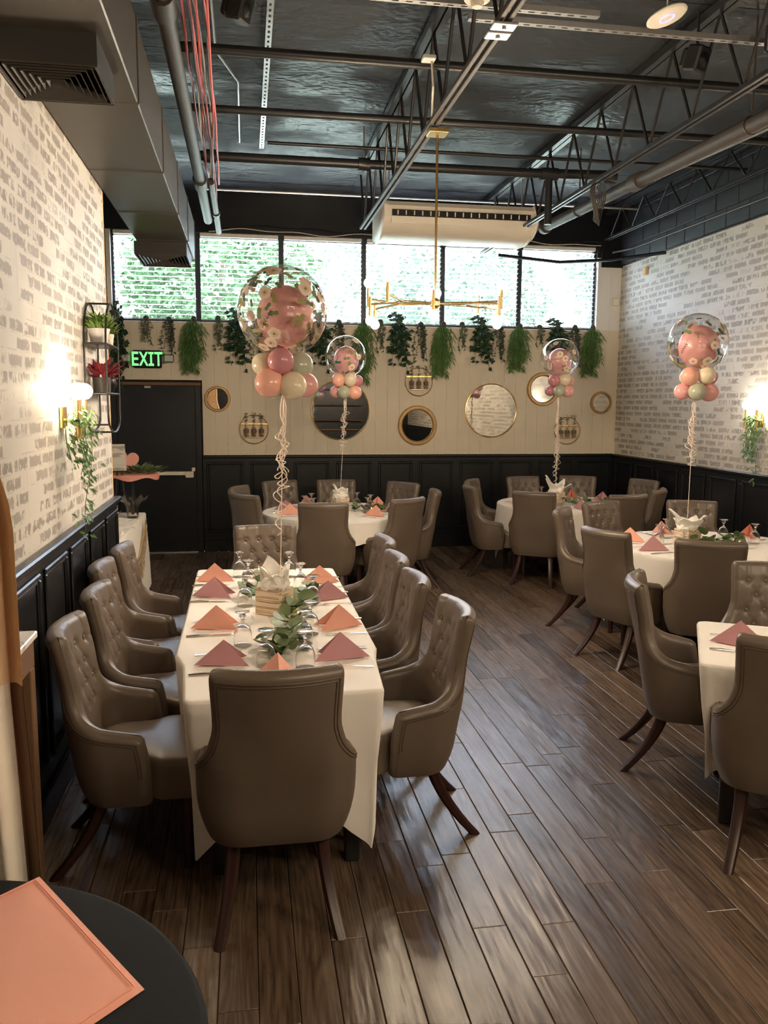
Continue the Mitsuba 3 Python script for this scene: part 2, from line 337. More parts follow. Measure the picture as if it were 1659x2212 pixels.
# exit sign
k = thing('exit_sign', 'black exit sign with glowing green letters above the door', 'exit sign')
put(k, 'housing', P(box(-1.31, -0.98, D-0.075, D-0.006, 2.235, 2.445, 0.015), 'm_black'))
tm = meshkit.text_mesh('EXIT', 0.155, 0.004, bold=True); tm.apply_scale([0.72, 1, 1]); bb = tm.bounds; tm.apply_translation([-(bb[0][0]+bb[1][0])/2, 0, 0]); tm = moved(tm, T().translate([-1.145, D-0.075, 2.265]).rotate([1, 0, 0], 90))
put(k, 'letters', {**P(tm, 'm_white'), 'emitter': {'type': 'area', 'radiance': rgb(0.02, 1.05, 0.14)}}, label='green lit letters reading EXIT')
for s, xx in ((-1, -1.40), (1, -0.89)):
    put(k, 'emergency_lamp', P(cat_([box(xx-0.055, xx+0.055, D-0.09, D-0.03, 2.30, 2.40, 0.015), tube([[xx+s*-0.05, D-0.04, 2.30], [xx-s*0.11, D-0.04, 2.30]], 0.012, 6)]), 'm_galv'))
# ---------------------------------------------------------------- duct, pipes, joists
k = thing('air_duct', 'long rectangular black air duct running under the ceiling along the left wall', 'air duct')
DX0, DX1, DZ0, DZ1 = XL+0.004, -0.473, 3.222, 3.60
ys = [0.6, 1.9, 3.1, 4.22, 5.42, 6.55, 7.62, 8.62]
for i in range(len(ys)-1):
    put(k, 'section', P(box(DX0, DX1, ys[i]+0.003, ys[i+1]-0.003, DZ0, DZ1, 0.006), 'm_duct'))
    put(k, 'flange', P(box(DX0+0.004, DX1+0.006, ys[i+1]-0.012, ys[i+1]+0.012, DZ0-0.004, DZ1, 0.004), 'm_duct'))
for (y0, y1, x0, x1, z, lb) in ((3.47, 3.89, -0.91, -0.535, 3.105, 'square black ceiling diffuser hanging from the duct, nearest the camera'), (7.68, 8.36, -0.935, -0.49, 3.115, 'black air diffuser under the far end of the duct before the window')):
    g = thing('air_diffuser', lb, 'air diffuser', 'air diffusers under the duct')
    put(g, 'neck', P(cat_([box(x0, x0+0.012, y0, y1, z, DZ0), box(x1-0.012, x1, y0, y1, z, DZ0), box(x0, x1, y0, y0+0.012, z, DZ0), box(x0, x1, y1-0.012, y1, z, DZ0)]), 'm_duct_dark'))
    cx, cy, hx, hy = (x0+x1)/2, (y0+y1)/2, (x1-x0)/2, (y1-y0)/2
    for q in range(7):
        f0, f1 = 1-q*0.135, 1-q*0.135-0.085
        r = [np.array([[cx+sx*hx*f, cy+sy*hy*f, zz] for sx, sy in ((-1, -1), (1, -1), (1, 1), (-1, 1))]) for f, zz in ((f0, z-0.004), (f0, z+0.004), (f1, z+0.03), (f1, z+0.024))]
        put(g, 'louvre', P(loft(r+[r[0]], False, False), 'm_duct'))
def joist(x, y0, y1, zb, zt, ph):
    k = thing('steel_joist', {0: 'black open-web steel roof joist above the chandelier', 1: 'black open-web steel roof joist over the right tables, second joist from the left', 2: 'black steel roof joist next to the right block wall', 3: 'black steel roof joist beside the duct'}[ph], 'joist', 'open-web roof joists')
    for s in (-1, 1):
        put(k, 'top_chord', P(box(x+s*0.028-0.022, x+s*0.028+0.022, y0, y1, zt-0.055, zt), 'm_blackmetal'))
        put(k, 'bottom_chord', P(box(x+s*0.022-0.012, x+s*0.022+0.012, y0, y1, zb, zb+0.03, 0.003), 'm_pipe' if ph == 0 else 'm_blackmetal'))
    y = y0+0.1; i = 0
    while y < y1-0.3:
        put(k, 'web_bar', P(tube([[x, y, zt-0.04], [x, y+0.29, zb+0.02]], 0.011, 6), 'm_blackmetal'))
        put(k, 'web_bar', P(tube([[x, y+0.29, zb+0.02], [x, y+0.58, zt-0.04]], 0.011, 6), 'm_blackmetal')); y += 0.58
joist(1.237, 2.6, 8.92, 3.64, 4.268, 0); joist(2.90, 2.6, 10.2, 3.66, 4.268, 1); joist(4.56, 4.0, 10.3, 3.9, 4.268, 2)
def pipe(name, pts, r, label, cat, m='m_blackmetal', sides=12, couplings=(), group=None):
    k = thing(name, label, cat, group)
    put(k, 'run', P(tube(pts, r, sides), m, 40))
    for (p, q) in couplings: put(k, 'coupling', P(tube([p, q], r*1.35, sides), m, 40))
    return k
pipe('bridging_bar', [[-0.40, 5.41, 3.95], [3.75, 5.41, 3.95]], 0.030, 'black bar crossing the ceiling, nearest of the three cross bars', 'ceiling bar', group='ceiling cross bars')
pipe('bridging_bar', [[-0.44, 6.46, 3.95], [4.55, 6.42, 3.95]], 0.028, 'black bar crossing the ceiling just behind the chandelier canopy', 'ceiling bar', group='ceiling cross bars')
k = pipe('sprinkler_pipe', [[-0.36, 7.66, 3.95], [2.55, 7.66, 3.95], [3.42, 7.66, 3.97]], 0.042, 'thick black sprinkler pipe crossing the ceiling above the air conditioner', 'pipe', couplings=[([-0.33, 7.66, 3.95], [-0.22, 7.66, 3.95]), ([1.02, 7.66, 3.95], [1.12, 7.66, 3.95]), ([2.72, 7.66, 3.95], [2.88, 7.66, 3.95]), ([3.36, 7.66, 3.95], [3.45, 7.66, 3.95])])
put(k, 'drop', P(tube([[2.80, 7.66, 3.95], [2.80, 7.66, 3.50]], 0.034, 12), 'm_blackmetal', 40)); put(k, 'hanger', P(tube([[1.07, 7.66, 3.98], [1.07, 7.66, 4.27]], 0.008, 6), 'm_galv'))
pipe('bridging_bar', [[0.22, 7.60, 4.07], [4.75, 7.60, 4.07]], 0.016, 'thin black bar running just above the sprinkler pipe', 'ceiling bar', group='ceiling cross bars')
pipe('conduit', [[-0.42, 9.85, 4.20], [4.75, 9.85, 4.20]], 0.014, 'thin pale conduit along the black wall above the windows', 'conduit', 'm_galv', 8)
k = pipe('drain_pipe', [[3.2, 2.6, 3.53], [3.2, 8.85, 3.725]], 0.052, 'thick grey drain pipe sloping towards the windows at the right', 'pipe', 'm_pipe', 16, couplings=[([3.2, 6.6, 3.655], [3.2, 6.75, 3.66]), ([3.2, 8.78, 3.723], [3.2, 8.86, 3.726])])
for yy in (5.1, 7.9): put(k, 'strap', P(cat_([tube([[3.2, yy, 3.70], [3.2, yy, 4.27]], 0.006, 6), tube([[3.2+0.056*math.cos(a), yy, 3.61+0.031*(yy-5.1)+0.056*math.sin(a)] for a in np.linspace(0, 2*PI, 17)], 0.006, 5)]), 'm_pipe'))
pipe('conduit', [[3.56, 3.2, 3.62], [3.56, 7.2, 3.80], [3.54, 8.2, 3.9]], 0.011, 'thin pale conduit beside the thick grey drain pipe', 'conduit', 'm_galv', 8)
pipe('conduit', [[4.77, 3.0, 3.72], [4.77, 9.95, 3.76], [4.60, 10.2, 3.74]], 0.012, 'thin conduit clipped along the painted blocks above the right brick wall', 'conduit', 'm_pipe', 8)
pipe('conduit', [[3.1, 10.2, 3.66], [3.9, 10.2, 3.60], [4.40, 9.8, 3.58], [4.74, 9.1, 3.56]], 0.020, 'black hose crossing the top of the right end window', 'hose', 'm_black', 8)
k = thing('wall_cable', 'thin dark cables draped along the bottom of the black soffit above the windows', 'cable')
for q in range(2):
    xx = np.linspace(-.4, 4.5, 60); put(k, 'cable', P(tube(np.c_[xx, D-.045-.012*q+0*xx, 3.90-.045*q+.018*np.sin(xx*4+q)+.012*np.sin(xx*9+2*q)], .006, 5), 'm_wire' if q else 'm_black', 60))
# cable coil on the second joist
k = thing('cable_coil', 'coil of dark cable hanging from the ceiling beside the drain pipe', 'cable coil')
for i in range(5):
    a = np.linspace(0, 2*PI, 33); rr = 0.085+0.012*i
    put(k, 'loop', P(tube(np.c_[2.93+0.012*i+0.5*rr*np.cos(a)+0.02*np.sin(2*a), 6.9+0.5*rr*np.cos(a), 3.53+0.16*np.sin(a)*(0.9+0.06*i)], 0.005, 5), 'm_pipe', 60))
# left pipes and wire bundle beside the duct
pipe('pipe_run', [[-0.36, 2.9, 3.73], [-0.36, 9.2, 3.73]], 0.045, 'grey brown pipe running beside the duct', 'pipe', 'm_pipe', 14, couplings=[([-0.36, 4.25, 3.73], [-0.36, 4.45, 3.73]), ([-0.36, 7.55, 3.73], [-0.36, 7.78, 3.73])])
pipe('pipe_run', [[-0.27, 7.7, 3.75], [-0.27, 9.9, 3.75]], 0.032, 'second shorter pipe ending at the window beside the duct', 'pipe', 'm_pipe', 14, couplings=[([-0.27, 8.9, 3.75], [-0.27, 8.98, 3.75])])
k = thing('cable_bundle', 'bundle of red and beige cables running along the ceiling beside the duct', 'cable bundle')
for i in range(11):
    yy = np.linspace(2.9, 7.75 if i % 3 else 9.6, 30); ph = rng.uniform(0, 6, 2)
    xx = -0.30+0.014*i-0.018*(i % 2)+0.018*np.sin(yy*1.3+ph[0])-0.12*np.clip((yy-6.2)/3, 0, 1)*(i/11); zz = 3.88-0.011*i+0.02*np.sin(yy*2.1+ph[1])-0.03*np.cos(yy*5.8)
    put(k, 'cable', P(tube(np.c_[xx, yy, zz], 0.0055 if i % 2 else 0.007, 5), ['m_red', 'm_pipe', 'm_red', 'm_wire'][i % 4], 60))
pipe('cable_run', [[-0.17, 2.9, 4.25], [-0.17, 6.2, 4.25], [-0.02, 6.75, 4.25], [-0.02, 8.2, 4.25], [-0.02, 8.25, 4.25]], 0.009, 'thin grey cable stepping along the ceiling panels', 'cable', 'm_galv', 6)
# slotted channels
def slotted(x0, x1, y0, y1, z, label, along):
    n = int((abs(x1-x0) if along == 'x' else abs(y1-y0))/0.075); w = 0.021
    k = thing('slotted_channel', label, 'metal channel', 'slotted steel channels')
    L = abs(x1-x0) if along == 'x' else abs(y1-y0)
    pl = Polygon([(0, -w), (L, -w), (L, w), (0, w)], [[(0.02+i*0.075, -0.007), (0.02+i*0.075, 0.007), (0.055+i*0.075, 0.007), (0.055+i*0.075, -0.007)] for i in range(n)])
    m = cat_([trimesh.creation.extrude_polygon(pl, 0.003, engine='earcut'), box(0, L, -w, -w+0.003, 0.003, 0.03), box(0, L, w-0.003, w, 0.003, 0.03)])
    put(k, 'channel', P(m, 'm_galv'), T().translate([x0, y0, z]).rotate([0, 0, 1], 0 if along == 'x' else 90))
    return k
slotted(0.55, 1.95, 4.63, 4.63, 3.955, 'perforated steel channel across the ceiling behind the smoke detector', 'x')
slotted(1.25, 4.2, 4.78, 4.78, 3.955, 'long perforated steel channel across the ceiling to the right', 'x')
slotted(0.183, 0.183, 3.6, 8.25, 4.205, 'bright perforated steel channel running along the left ceiling panels', 'y')
k = thing('joist_bracket', 'pair of grey square plates clamped on the joist below the slotted channels', 'bracket')
for yy in (4.07, 4.17): put(k, 'plate', P(box(1.18, 1.30, yy-0.042, yy+0.042, 3.622, 3.634, 0.004), 'm_galv')); put(k, 'bolt', P(tube([[1.24, yy, 3.612], [1.24, yy, 3.63]], 0.011, 6), 'm_galv'))
k = thing('junction_box', 'small white metal box on the joist above the chandelier canopy', 'junction box'); put(k, 'box', P(box(1.10, 1.18, 5.26, 5.34, 3.93, 3.955, 0.004), 'm_white')); put(k, 'cord', P(tube([[1.16, 5.3, 3.93], [1.18, 5.34, 3.8], [1.2, 5.45, 3.75], [1.21, 5.5, 3.68], [1.237, 5.58, 3.65]], 0.007, 6), 'm_wire'))
k = thing('smoke_detector', 'white round smoke detector hanging at the top of the frame', 'smoke detector')
put(k, 'base', P(lathe([(0, 0), (0.070, 0), (0.074, -0.012), (0.066, -0.028), (0.05, -0.036), (0, -0.036)], 28), 'm_plastic', 35), at(1.215, 4.47, 3.945)); put(k, 'sensor', P(lathe([(0, -0.036), (0.036, -0.036), (0.034, -0.05), (0.026, -0.062), (0, -0.064)], 24), 'm_plastic', 35), at(1.215, 4.47, 3.945)); put(k, 'stem', P(tube([[1.215, 4.47, 3.945], [1.215, 4.47, 4.27]], 0.012, 8), 'm_blackmetal'))
k = thing('wifi_disc', 'white round access point disc with a blue ring light, hanging from the ceiling', 'access point')
MD = T().translate([2.30, 4.53, 3.95]).rotate([0, 1, 0], -14).rotate([1, 0, 0], -8)
put(k, 'disc', P(lathe([(0, 0.012), (0.09, 0.012), (0.108, 0.004), (0.110, -0.003), (0.10, -0.010), (0, -0.014)], 36), 'm_plastic', 35), MD)
put(k, 'ring_light', {**P(lathe([(0.034, -0.0155), (0.042, -0.0150), (0.042, -0.0125), (0.034, -0.0125), (0.034, -0.0155)], 32), 'm_white'), 'emitter': {'type': 'area', 'radiance': rgb(0.12, 0.14, 2.2)}}, MD, label='glowing blue ring light around its centre')
put(k, 'hanger', P(tube([[2.30, 4.53, 3.96], [2.30, 4.53, 4.27]], 0.004, 5), 'm_white'))
for (x, y, z, r, lb) in ((2.83, 5.15, 4.0, 25, 'black box speaker hanging from the second joist at the upper right'), (3.02, 4.62, 3.93, -30, 'black speaker with a yellow cone at the upper right edge'), (0.0, 5.03, 4.03, 60, 'dark spot lamp on the ceiling near the top left')):
    k = thing('ceiling_speaker' if r < 60 else 'ceiling_spotlight', lb, 'speaker' if r < 60 else 'spotlight'); Mk = T().translate([x, y, z]).rotate([0, 0, 1], r).rotate([1, 0, 0], 18)
    put(k, 'cabinet', P(cat_([box(-0.06, 0.06, -0.055, 0.05, -0.075, 0.075, 0.012), box(-0.045, 0.045, 0.05, 0.10, -0.06, 0.06, 0.015)]), 'm_blackmetal'), Mk); put(k, 'cone', P(lathe([(0, -0.01), (0.02, -0.01), (0.042, 0), (0.045, 0), (0.045, 0.004), (0, 0.004)], 18), 'm_gold' if r < 0 else 'm_black', 40), Mk@T().translate([0, -0.057, 0]).rotate([1, 0, 0], -90)); put(k, 'bracket', P(tube([[x, y, z+0.06], [x, y, 4.27]], 0.008, 6), 'm_blackmetal'))
# air conditioner
k = thing('air_conditioner', 'wide cream ceiling air conditioner hanging in front of the windows', 'air conditioner')
X0, X1, YF, YB = 1.38, 3.06, 8.6, 9.25
prof = [(YF+0.05, 3.88), (YF, 3.83), (YF-0.02, 3.71), (YF+0.03, 3.65), (YF+0.16, 3.58), (YF+0.34, 3.55), (YB, 3.57), (YB, 3.88)]
put(k, 'casing', P(loft([np.array([[x, yy, zz] for yy, zz in prof]) for x in (X0+0.06, X1-0.06)]), 'm_plastic', 25))
for s, xa, xb in ((0, X0, X0+0.06), (1, X1-0.06, X1)):
    ctr = np.array(prof).mean(0); q = [(ctr+(np.array(p_)-ctr)*1.06) for p_ in prof]; q2 = [(ctr+(np.array(p_)-ctr)*0.86) for p_ in prof]
    rr = [np.array([[xa if s else xb, *p_] for p_ in q]), np.array([[(xa+0.03) if s else (xb-0.03), *p_] for p_ in q]), np.array([[xb if s else xa, *p_] for p_ in q2])]
    put(k, 'end_cap', P(fixwind(loft(rr)), 'm_plastic', 35))
put(k, 'outlet', P(box(X0+0.11, X1-0.11, YF-0.026, YF+0.02, 3.725, 3.785), 'm_blackmetal'))
for i in range(17): put(k, 'vane', P(box(-0.003, 0.003, -0.02, 0.012, -0.022, 0.022), 'm_plastic'), T().translate([X0+0.16+i*(X1-X0-0.32)/16, YF-0.018, 3.755]).rotate([0, 0, 1], 35))
put(k, 'flap', P(box(X0+0.10, X1-0.10, YF-0.034, YF-0.022, 3.65, 3.722, 0.004), 'm_plastic')); put(k, 'display', P(box(2.05, 2.28, YF-0.037, YF-0.033, 3.652, 3.662), 'm_white'))
for xx in (X0+0.12, X1-0.12): put(k, 'hanger_rod', P(tube([[xx, 8.85, 3.88], [xx, 8.85, 4.27]], 0.006, 6), 'm_galv'))
# chandelier
def chandelier(x, y, z, label, rot=0.0, zc=3.63, dim=1.0):
    k = thing('chandelier', label, 'chandelier', 'gold chandeliers')
    put(k, 'canopy', P(box(-0.065, 0.065, -0.065, 0.065, 0, 0.03, 0.005), 'm_gold'), at(x, y, zc-0.03)); put(k, 'rod', P(tube([[x, y, z], [x, y, zc-0.02]], 0.008, 10), 'm_gold', 40))
    put(k, 'hub', P(lathe([(0, -0.03), (0.012, -0.03), (0.034, -0.016), (0.036, 0.012), (0.02, 0.03), (0.008, 0.035), (0, 0.035)], 16), 'm_gold', 40), at(x, y, z))
    ends = []
    for a in (20, 160, 200, 340):
        d1 = np.array([math.cos(rad(a+rot)), math.sin(rad(a+rot)), 0]); p0 = np.array([x, y, z]); p1 = p0+d1*0.25; put(k, 'arm', P(tube([p0, p1], 0.0085, 8), 'm_gold', 40))
        for da in (-32, 32):
            d2 = np.array([math.cos(rad(a+rot+da)), math.sin(rad(a+rot+da)), 0.10*(1 if da > 0 else -1)]); p2 = p1+d2*0.22; put(k, 'arm', P(tube([p1, p2], 0.0075, 8), 'm_gold', 40)); ends.append((p2, 1 if da > 0 else -1))
    for a, s in ((75, 1), (255, -1)):
        d1 = np.array([math.cos(rad(a+rot)), math.sin(rad(a+rot)), 0.0]); p2 = np.array([x, y, z])+d1*0.30; put(k, 'arm', P(tube([[x, y, z], p2], 0.0075, 8), 'm_gold', 40)); ends.append((p2, s))
    for p2, s in ends:
        put(k, 'socket', P(tube([p2+[0, 0, -0.065+0.015*s], p2+[0, 0, 0.065+0.015*s]], 0.0105, 10), 'm_gold', 40))
        key = num(k+'__bulb'); scene[key] = {'type': 'sphere', 'center': [float(v) for v in p2+[0, 0, s*0.105]], 'radius': 0.032, 'emitter': {'type': 'area', 'radiance': rgb(*[v*dim for v in BULB])}}
    return k
chandelier(1.275, 5.62, 2.515, 'gold branching chandelier with round bulbs hanging before the windows')
chandelier(1.237, 1.0, 2.515, 'gold branching chandelier overhead, behind the photographer', 25, 3.63, 0.62)
chandelier(3.4, 1.6, 2.515, 'gold branching chandelier above the right front of the room, outside the picture', 10, 4.27, 0.75)
# ---------------------------------------------------------------- dining chair
def pchip(xs, ys):
    from scipy.interpolate import PchipInterpolator
    return PchipInterpolator(xs, ys)
Sz = pchip([.30, .50, .56, .583, .597, .612, .645, .695, .76, .86, .93, .962, .97], [.475, .475, .475, .46, .40, .335, .276, .240, .226, .230, .233, .228, .218])
def plan(s, z):
    sg, a = np.sign(s), np.abs(s); b, R, yb = 0.138, 0.115, -0.215
    q = R*PI/2
    x1 = np.where(a < b, a, np.where(a < b+q, b+R*np.sin((a-b)/R), b+R)); y1 = yb+np.where(a < b, 0, np.where(a < b+q, R*(1-np.cos((a-b)/R)), R+(a-b-q)))
    R2 = 0.45; x2 = R2*np.sin(a/R2); y2 = yb+R2*(1-np.cos(a/R2))
    w = np.clip((z-0.56)/0.26, 0, 1); w = w*w*(3-2*w)
    x, y = x1+(x2-x1)*w, y1+(y2-y1)*w
    t = np.clip((0.5-z)/0.20, 0, 1); x = x*(1-0.17*t**2.2); y = np.where(y < 0, y*(1-0.20*t**2.2), y)
    l = np.clip(z-0.44, 0, 1); y = y-0.235*l*l/(l+0.06)
    return np.stack([sg*x, y, z+0*x], -1)
def surf(s, z):
    e = 1e-3; p = plan(s, z); n = np.cross(plan(s+e, z)-plan(s-e, z), plan(s, z+e)-plan(s, z-e)); return p, n/(np.linalg.norm(n, axis=-1)[..., None]+1e-12)
def shell():
    zs = np.concatenate([np.linspace(.30, .535, 12), np.linspace(.55, .62, 17), np.linspace(.633, .90, 30), .97-.06*np.cos(np.linspace(0, PI/2, 12))])
    u = np.sin(np.linspace(-PI/2, PI/2, 55)); u = 0.55*u+0.45*np.linspace(-1, 1, 55)
    bz = np.linspace(.25, .97, 320); bs = Sz(np.clip(bz, .30, .97)); outline = [(s, z) for s, z in zip(bs, bz)]+[(-s, z) for s, z in zip(bs[::-1], bz[::-1])]
    edge = LineString(outline)
    Sg = Sz(zs)[:, None]*u[None]; Zg = np.repeat(zs[:, None], 55, 1)
    from shapely import points, distance
    dist = distance(points(Sg.ravel(), Zg.ravel()), edge).reshape(Sg.shape)
    r = 0.036; h = 0.034*np.sqrt(1-(1-np.clip(dist/r, 0, 1))**2)
    p, n = surf(Sg, Zg)
    up_ = np.clip((Zg-0.52)/0.1, 0, 1)
    bt = []
    for q, zr in enumerate((.862, .782, .702, .622)):
        bt += [(s, zr) for s in ((-.15, -.05, .05, .15) if q % 2 == 0 else (-.10, 0, .10))]
    seg = []
    for (s, z) in bt:
        for (s2, z2) in bt:
            if 0.0 < z-z2 < 0.1 and abs(s-s2) < 0.06: seg.append((s, z, s2, z2))
        if z > .85: seg.append((s, z, s, .965))
        if abs(s) > .14: seg.append((s, z, math.copysign(.22, s), z))
    pit = np.zeros_like(Sg)
    for s, z in bt: pit = np.maximum(pit, 0.015*np.exp(-((Sg-s)**2+(Zg-z)**2)/0.021**2))
    for a in seg:
        A, B = np.array(a[:2]), np.array(a[2:]); v = B-A; t = np.clip(((Sg-A[0])*v[0]+(Zg-A[1])*v[1])/(v@v), 0, 1)
        dd = np.hypot(Sg-A[0]-t*v[0], Zg-A[1]-t*v[1]); pit = np.maximum(pit, 0.0045*np.exp(-(dd/0.009)**2))
    hi = h*(1+0.30*up_*np.clip(dist/0.08, 0, 1))-pit*np.clip(h/0.034, 0, 1)
    O, I = p+n*h[..., None], p-n*hi[..., None]
    R, C = Sg.shape; idx = np.arange(R*C).reshape(R, C); V = np.vstack([O.reshape(-1, 3), I.reshape(-1, 3)]); F = []
    for i in range(R-1):
        a, b, c, d = idx[i, :-1], idx[i, 1:], idx[i+1, 1:], idx[i+1, :-1]
        F += [np.c_[a, b, c], np.c_[a, c, d], np.c_[a, c, b]+R*C, np.c_[a, d, c]+R*C]
    a, b = idx[0, :-1], idx[0, 1:]; F += [np.c_[a, b+R*C, b], np.c_[a, a+R*C, b+R*C]]
    m = trimesh.Trimesh(V, np.vstack(F), process=False); m.merge_vertices(digits_vertex=5); fixwind(m)
    out = []
    for s, z in bt:
        pp, nn = surf(np.array([s]), np.array([z])); out.append(pp[0]-nn[0]*0.0315)
    rail = []
    for off in (0.032, 0.043):
        ln = Polygon(outline).buffer(-off).exterior; ring = np.array([ln.interpolate(q).coords[0] for q in np.arange(0, ln.length, .011)]); lo = ring[:, 1] < 0.42
        k0 = np.flatnonzero(lo & ~np.roll(lo, -1))[0]+1; ring = np.roll(ring, -k0, 0); ring = ring[ring[:, 1] >= 0.42]; pp, nn = surf(ring[:, 0], ring[:, 1]); d2 = distance(points(ring[:, 0], ring[:, 1]), edge)
        hh = 0.034*np.sqrt(1-(1-np.clip(d2/r, 0, 1))**2); rail.append(tube(pp+nn*(hh[:, None]+0.0004), 0.0024, 5))
    return m, out, cat_(rail)
shell_m, btn, rail_m = shell()
def seat_mesh():
    hw = pchip([-.19, -.12, .03, .075, .10, .205, .235, .25], [.13, .185, .20, .232, .244, .243, .225, .19])
    yy = np.concatenate([np.linspace(-.19, .2, 16), [.215, .228, .24, .25]]); o = np.array([(hw(v), v) for v in yy]+[(-hw(v), v) for v in yy[::-1]])
    c = np.array([0, 0.03])
    rings = [np.c_[c+(o-c)*f, np.full(len(o), z)] for f, z in ((.90, .312), (.96, .308), (1, .335), (1, .44), (.99, .455), (.965, .468), (.92, .476), (.75, .486), (.5, .492), (.25, .494))]
    return fixwind(loft(rings))
def leg_mesh(path, w):
    rings = []
    for (x, y, z), (a, b) in zip(path, w):
        c = 0.25*min(a, b); rings.append(np.array([[x+sx, y+sy, z] for sx, sy in ((a/2-c, -b/2), (a/2, -b/2+c), (a/2, b/2-c), (a/2-c, b/2), (-a/2+c, b/2), (-a/2, b/2-c), (-a/2, -b/2+c), (-a/2+c, -b/2))]))
    return fixwind(loft(rings))
def hindleg(s):
    t = np.linspace(0, 1, 9); return leg_mesh([(s*(.155+.050*v*v+.002*v), -.13-.03*v-.165*v**2.0, .36*(1-v)) for v in t], [(.056-.016*v, .060-.018*v) for v in t])
CH = [('backrest', P(shell_m, 'm_leather', 50)), ('seat', P(seat_mesh(), 'm_leather', 45)), ('piping', P(rail_m, 'm_piping')),
    *[('leg', P(leg_mesh([(s*.195, .185, z) for z in (.33, .2, 0)], [(.048, .048), (.044, .044), (.034, .034)]), 'm_mahogany')) for s in (-1, 1)],
    *[('leg', P(hindleg(s), 'm_mahogany', 35)) for s in (-1, 1)]]
BT = P(ball(0.0125, sub=1, scale=(1, .6, 1)), 'm_leather', True)
def chair(bx, by, face, label, group):
    """bx, by: middle of the top of the back; face: the direction it faces, degrees from +x"""
    a = rad(face); x, y = bx+math.cos(a)*0.315, by+math.sin(a)*0.315; k = thing('dining_chair', label, 'chair', group); M = at(x, y, 0, face-90)
    for n_, sh in CH: put(k, n_, sh, M)
    for b in btn: put(k, 'button', BT, M@T().translate([float(v) for v in b]))
    return k
G1, G2, G3, G4, G5 = 'chairs at the long table', 'chairs at the back left round table', 'chairs at the back right round table', 'chairs at the right round table', 'chairs at the front right table'
chair(.091, 2.673, 90, 'taupe leather dining chair seen from behind at the near end of the long table', G1)
chair(.122, 5.99, 270, 'tufted taupe dining chair at the far end of the long table, facing the camera', G1)
for q, y in enumerate((3.39, 4.03, 4.66, 5.19)): chair((-.752, -.745, -.825, -.79)[q], y, 0, f'tufted taupe dining chair on the wall side of the long table, {["nearest the camera", "second from the camera", "third from the camera", "farthest from the camera"][q]}', G1)
for q, (x, y) in enumerate(((.941, 3.481), (.885, 4.125), (.885, 4.69), (.917, 5.30))): chair(x, y, 180, f'tufted taupe dining chair on the aisle side of the long table, {["nearest the camera", "second from the camera", "third from the camera", "farthest from the camera"][q]}', G1)
def ring(c, pts, g, jit=()):
    for (x, y, lb, *o) in pts: chair(x, y, math.degrees(math.atan2(c[1]-y, c[0]-x))+(o[0] if o else 0), lb, g)
C2, C3, C4 = (.91, 8.33), (3.50, 8.70), (3.59, 5.95)
ring(C2, [(.344, 9.40, "tufted chair against the back wall, left of the back left table's white tissue"), (1.006, 9.45, "tufted chair against the back wall, right behind the back left table's white tissue", 5),
    (1.746, 9.06, 'tufted chair behind the back left round table, right of its far side'), (-.122, 8.78, 'chair at the left of the back left round table, partly hidden behind another chair'), (-.061, 8.02, 'chair seen from behind at the left edge of the back left round table', 20),
    (.658, 7.234, 'chair seen squarely from behind in front of the back left round table', 6), (1.499, 7.499, 'chair seen from behind at the front right of the back left round table'), (1.916, 8.196, 'chair at the right end of the back left round table, next to the open floor')], G2)
ring(C3, [(3.295, 9.66, "tufted chair against the back wall, left of the back right table's tissue bow"), (4.026, 9.66, "tufted chair against the back wall, right of the back right table's tissue bow"), (2.54, 9.30, 'chair at the back right round table, mostly hidden behind its side-on chair'),
    (2.347, 8.68, 'chair seen side-on at the left end of the back right round table', -4), (2.833, 7.922, 'chair seen from behind at the front left of the back right round table', 8), (3.709, 7.574, 'chair seen from behind at the front right of the back right round table'), (4.291, 8.04, 'chair at the right end of the back right round table, near the brick wall'), (4.653, 9.114, 'tufted chair in the corner by the brick wall, behind the back right round table')], G3)
ring(C4, [(4.062, 7.066, 'tufted chair behind the right round table, directly under the largest right balloons'), (3.157, 7.094, 'tufted chair at the far left of the right round table, facing the camera'), (2.594, 6.623, 'chair seen side-on at the left of the right round table'), (2.471, 5.469, 'chair seen from behind at the front left of the right round table'), (2.974, 4.907, "chair seen from behind in front of the right round table's tissue box")], G4)
chair(1.959, 3.943, -29+4, 'chair seen side-on at the left end of the front right table', G5)
chair(2.93, 4.18, 241, 'tufted chair facing the camera behind the front right table, cut by the right edge', G5)
chair(2.055, 2.735, 61, 'chair seen from behind at the front right table, cut by the right edge', G5)
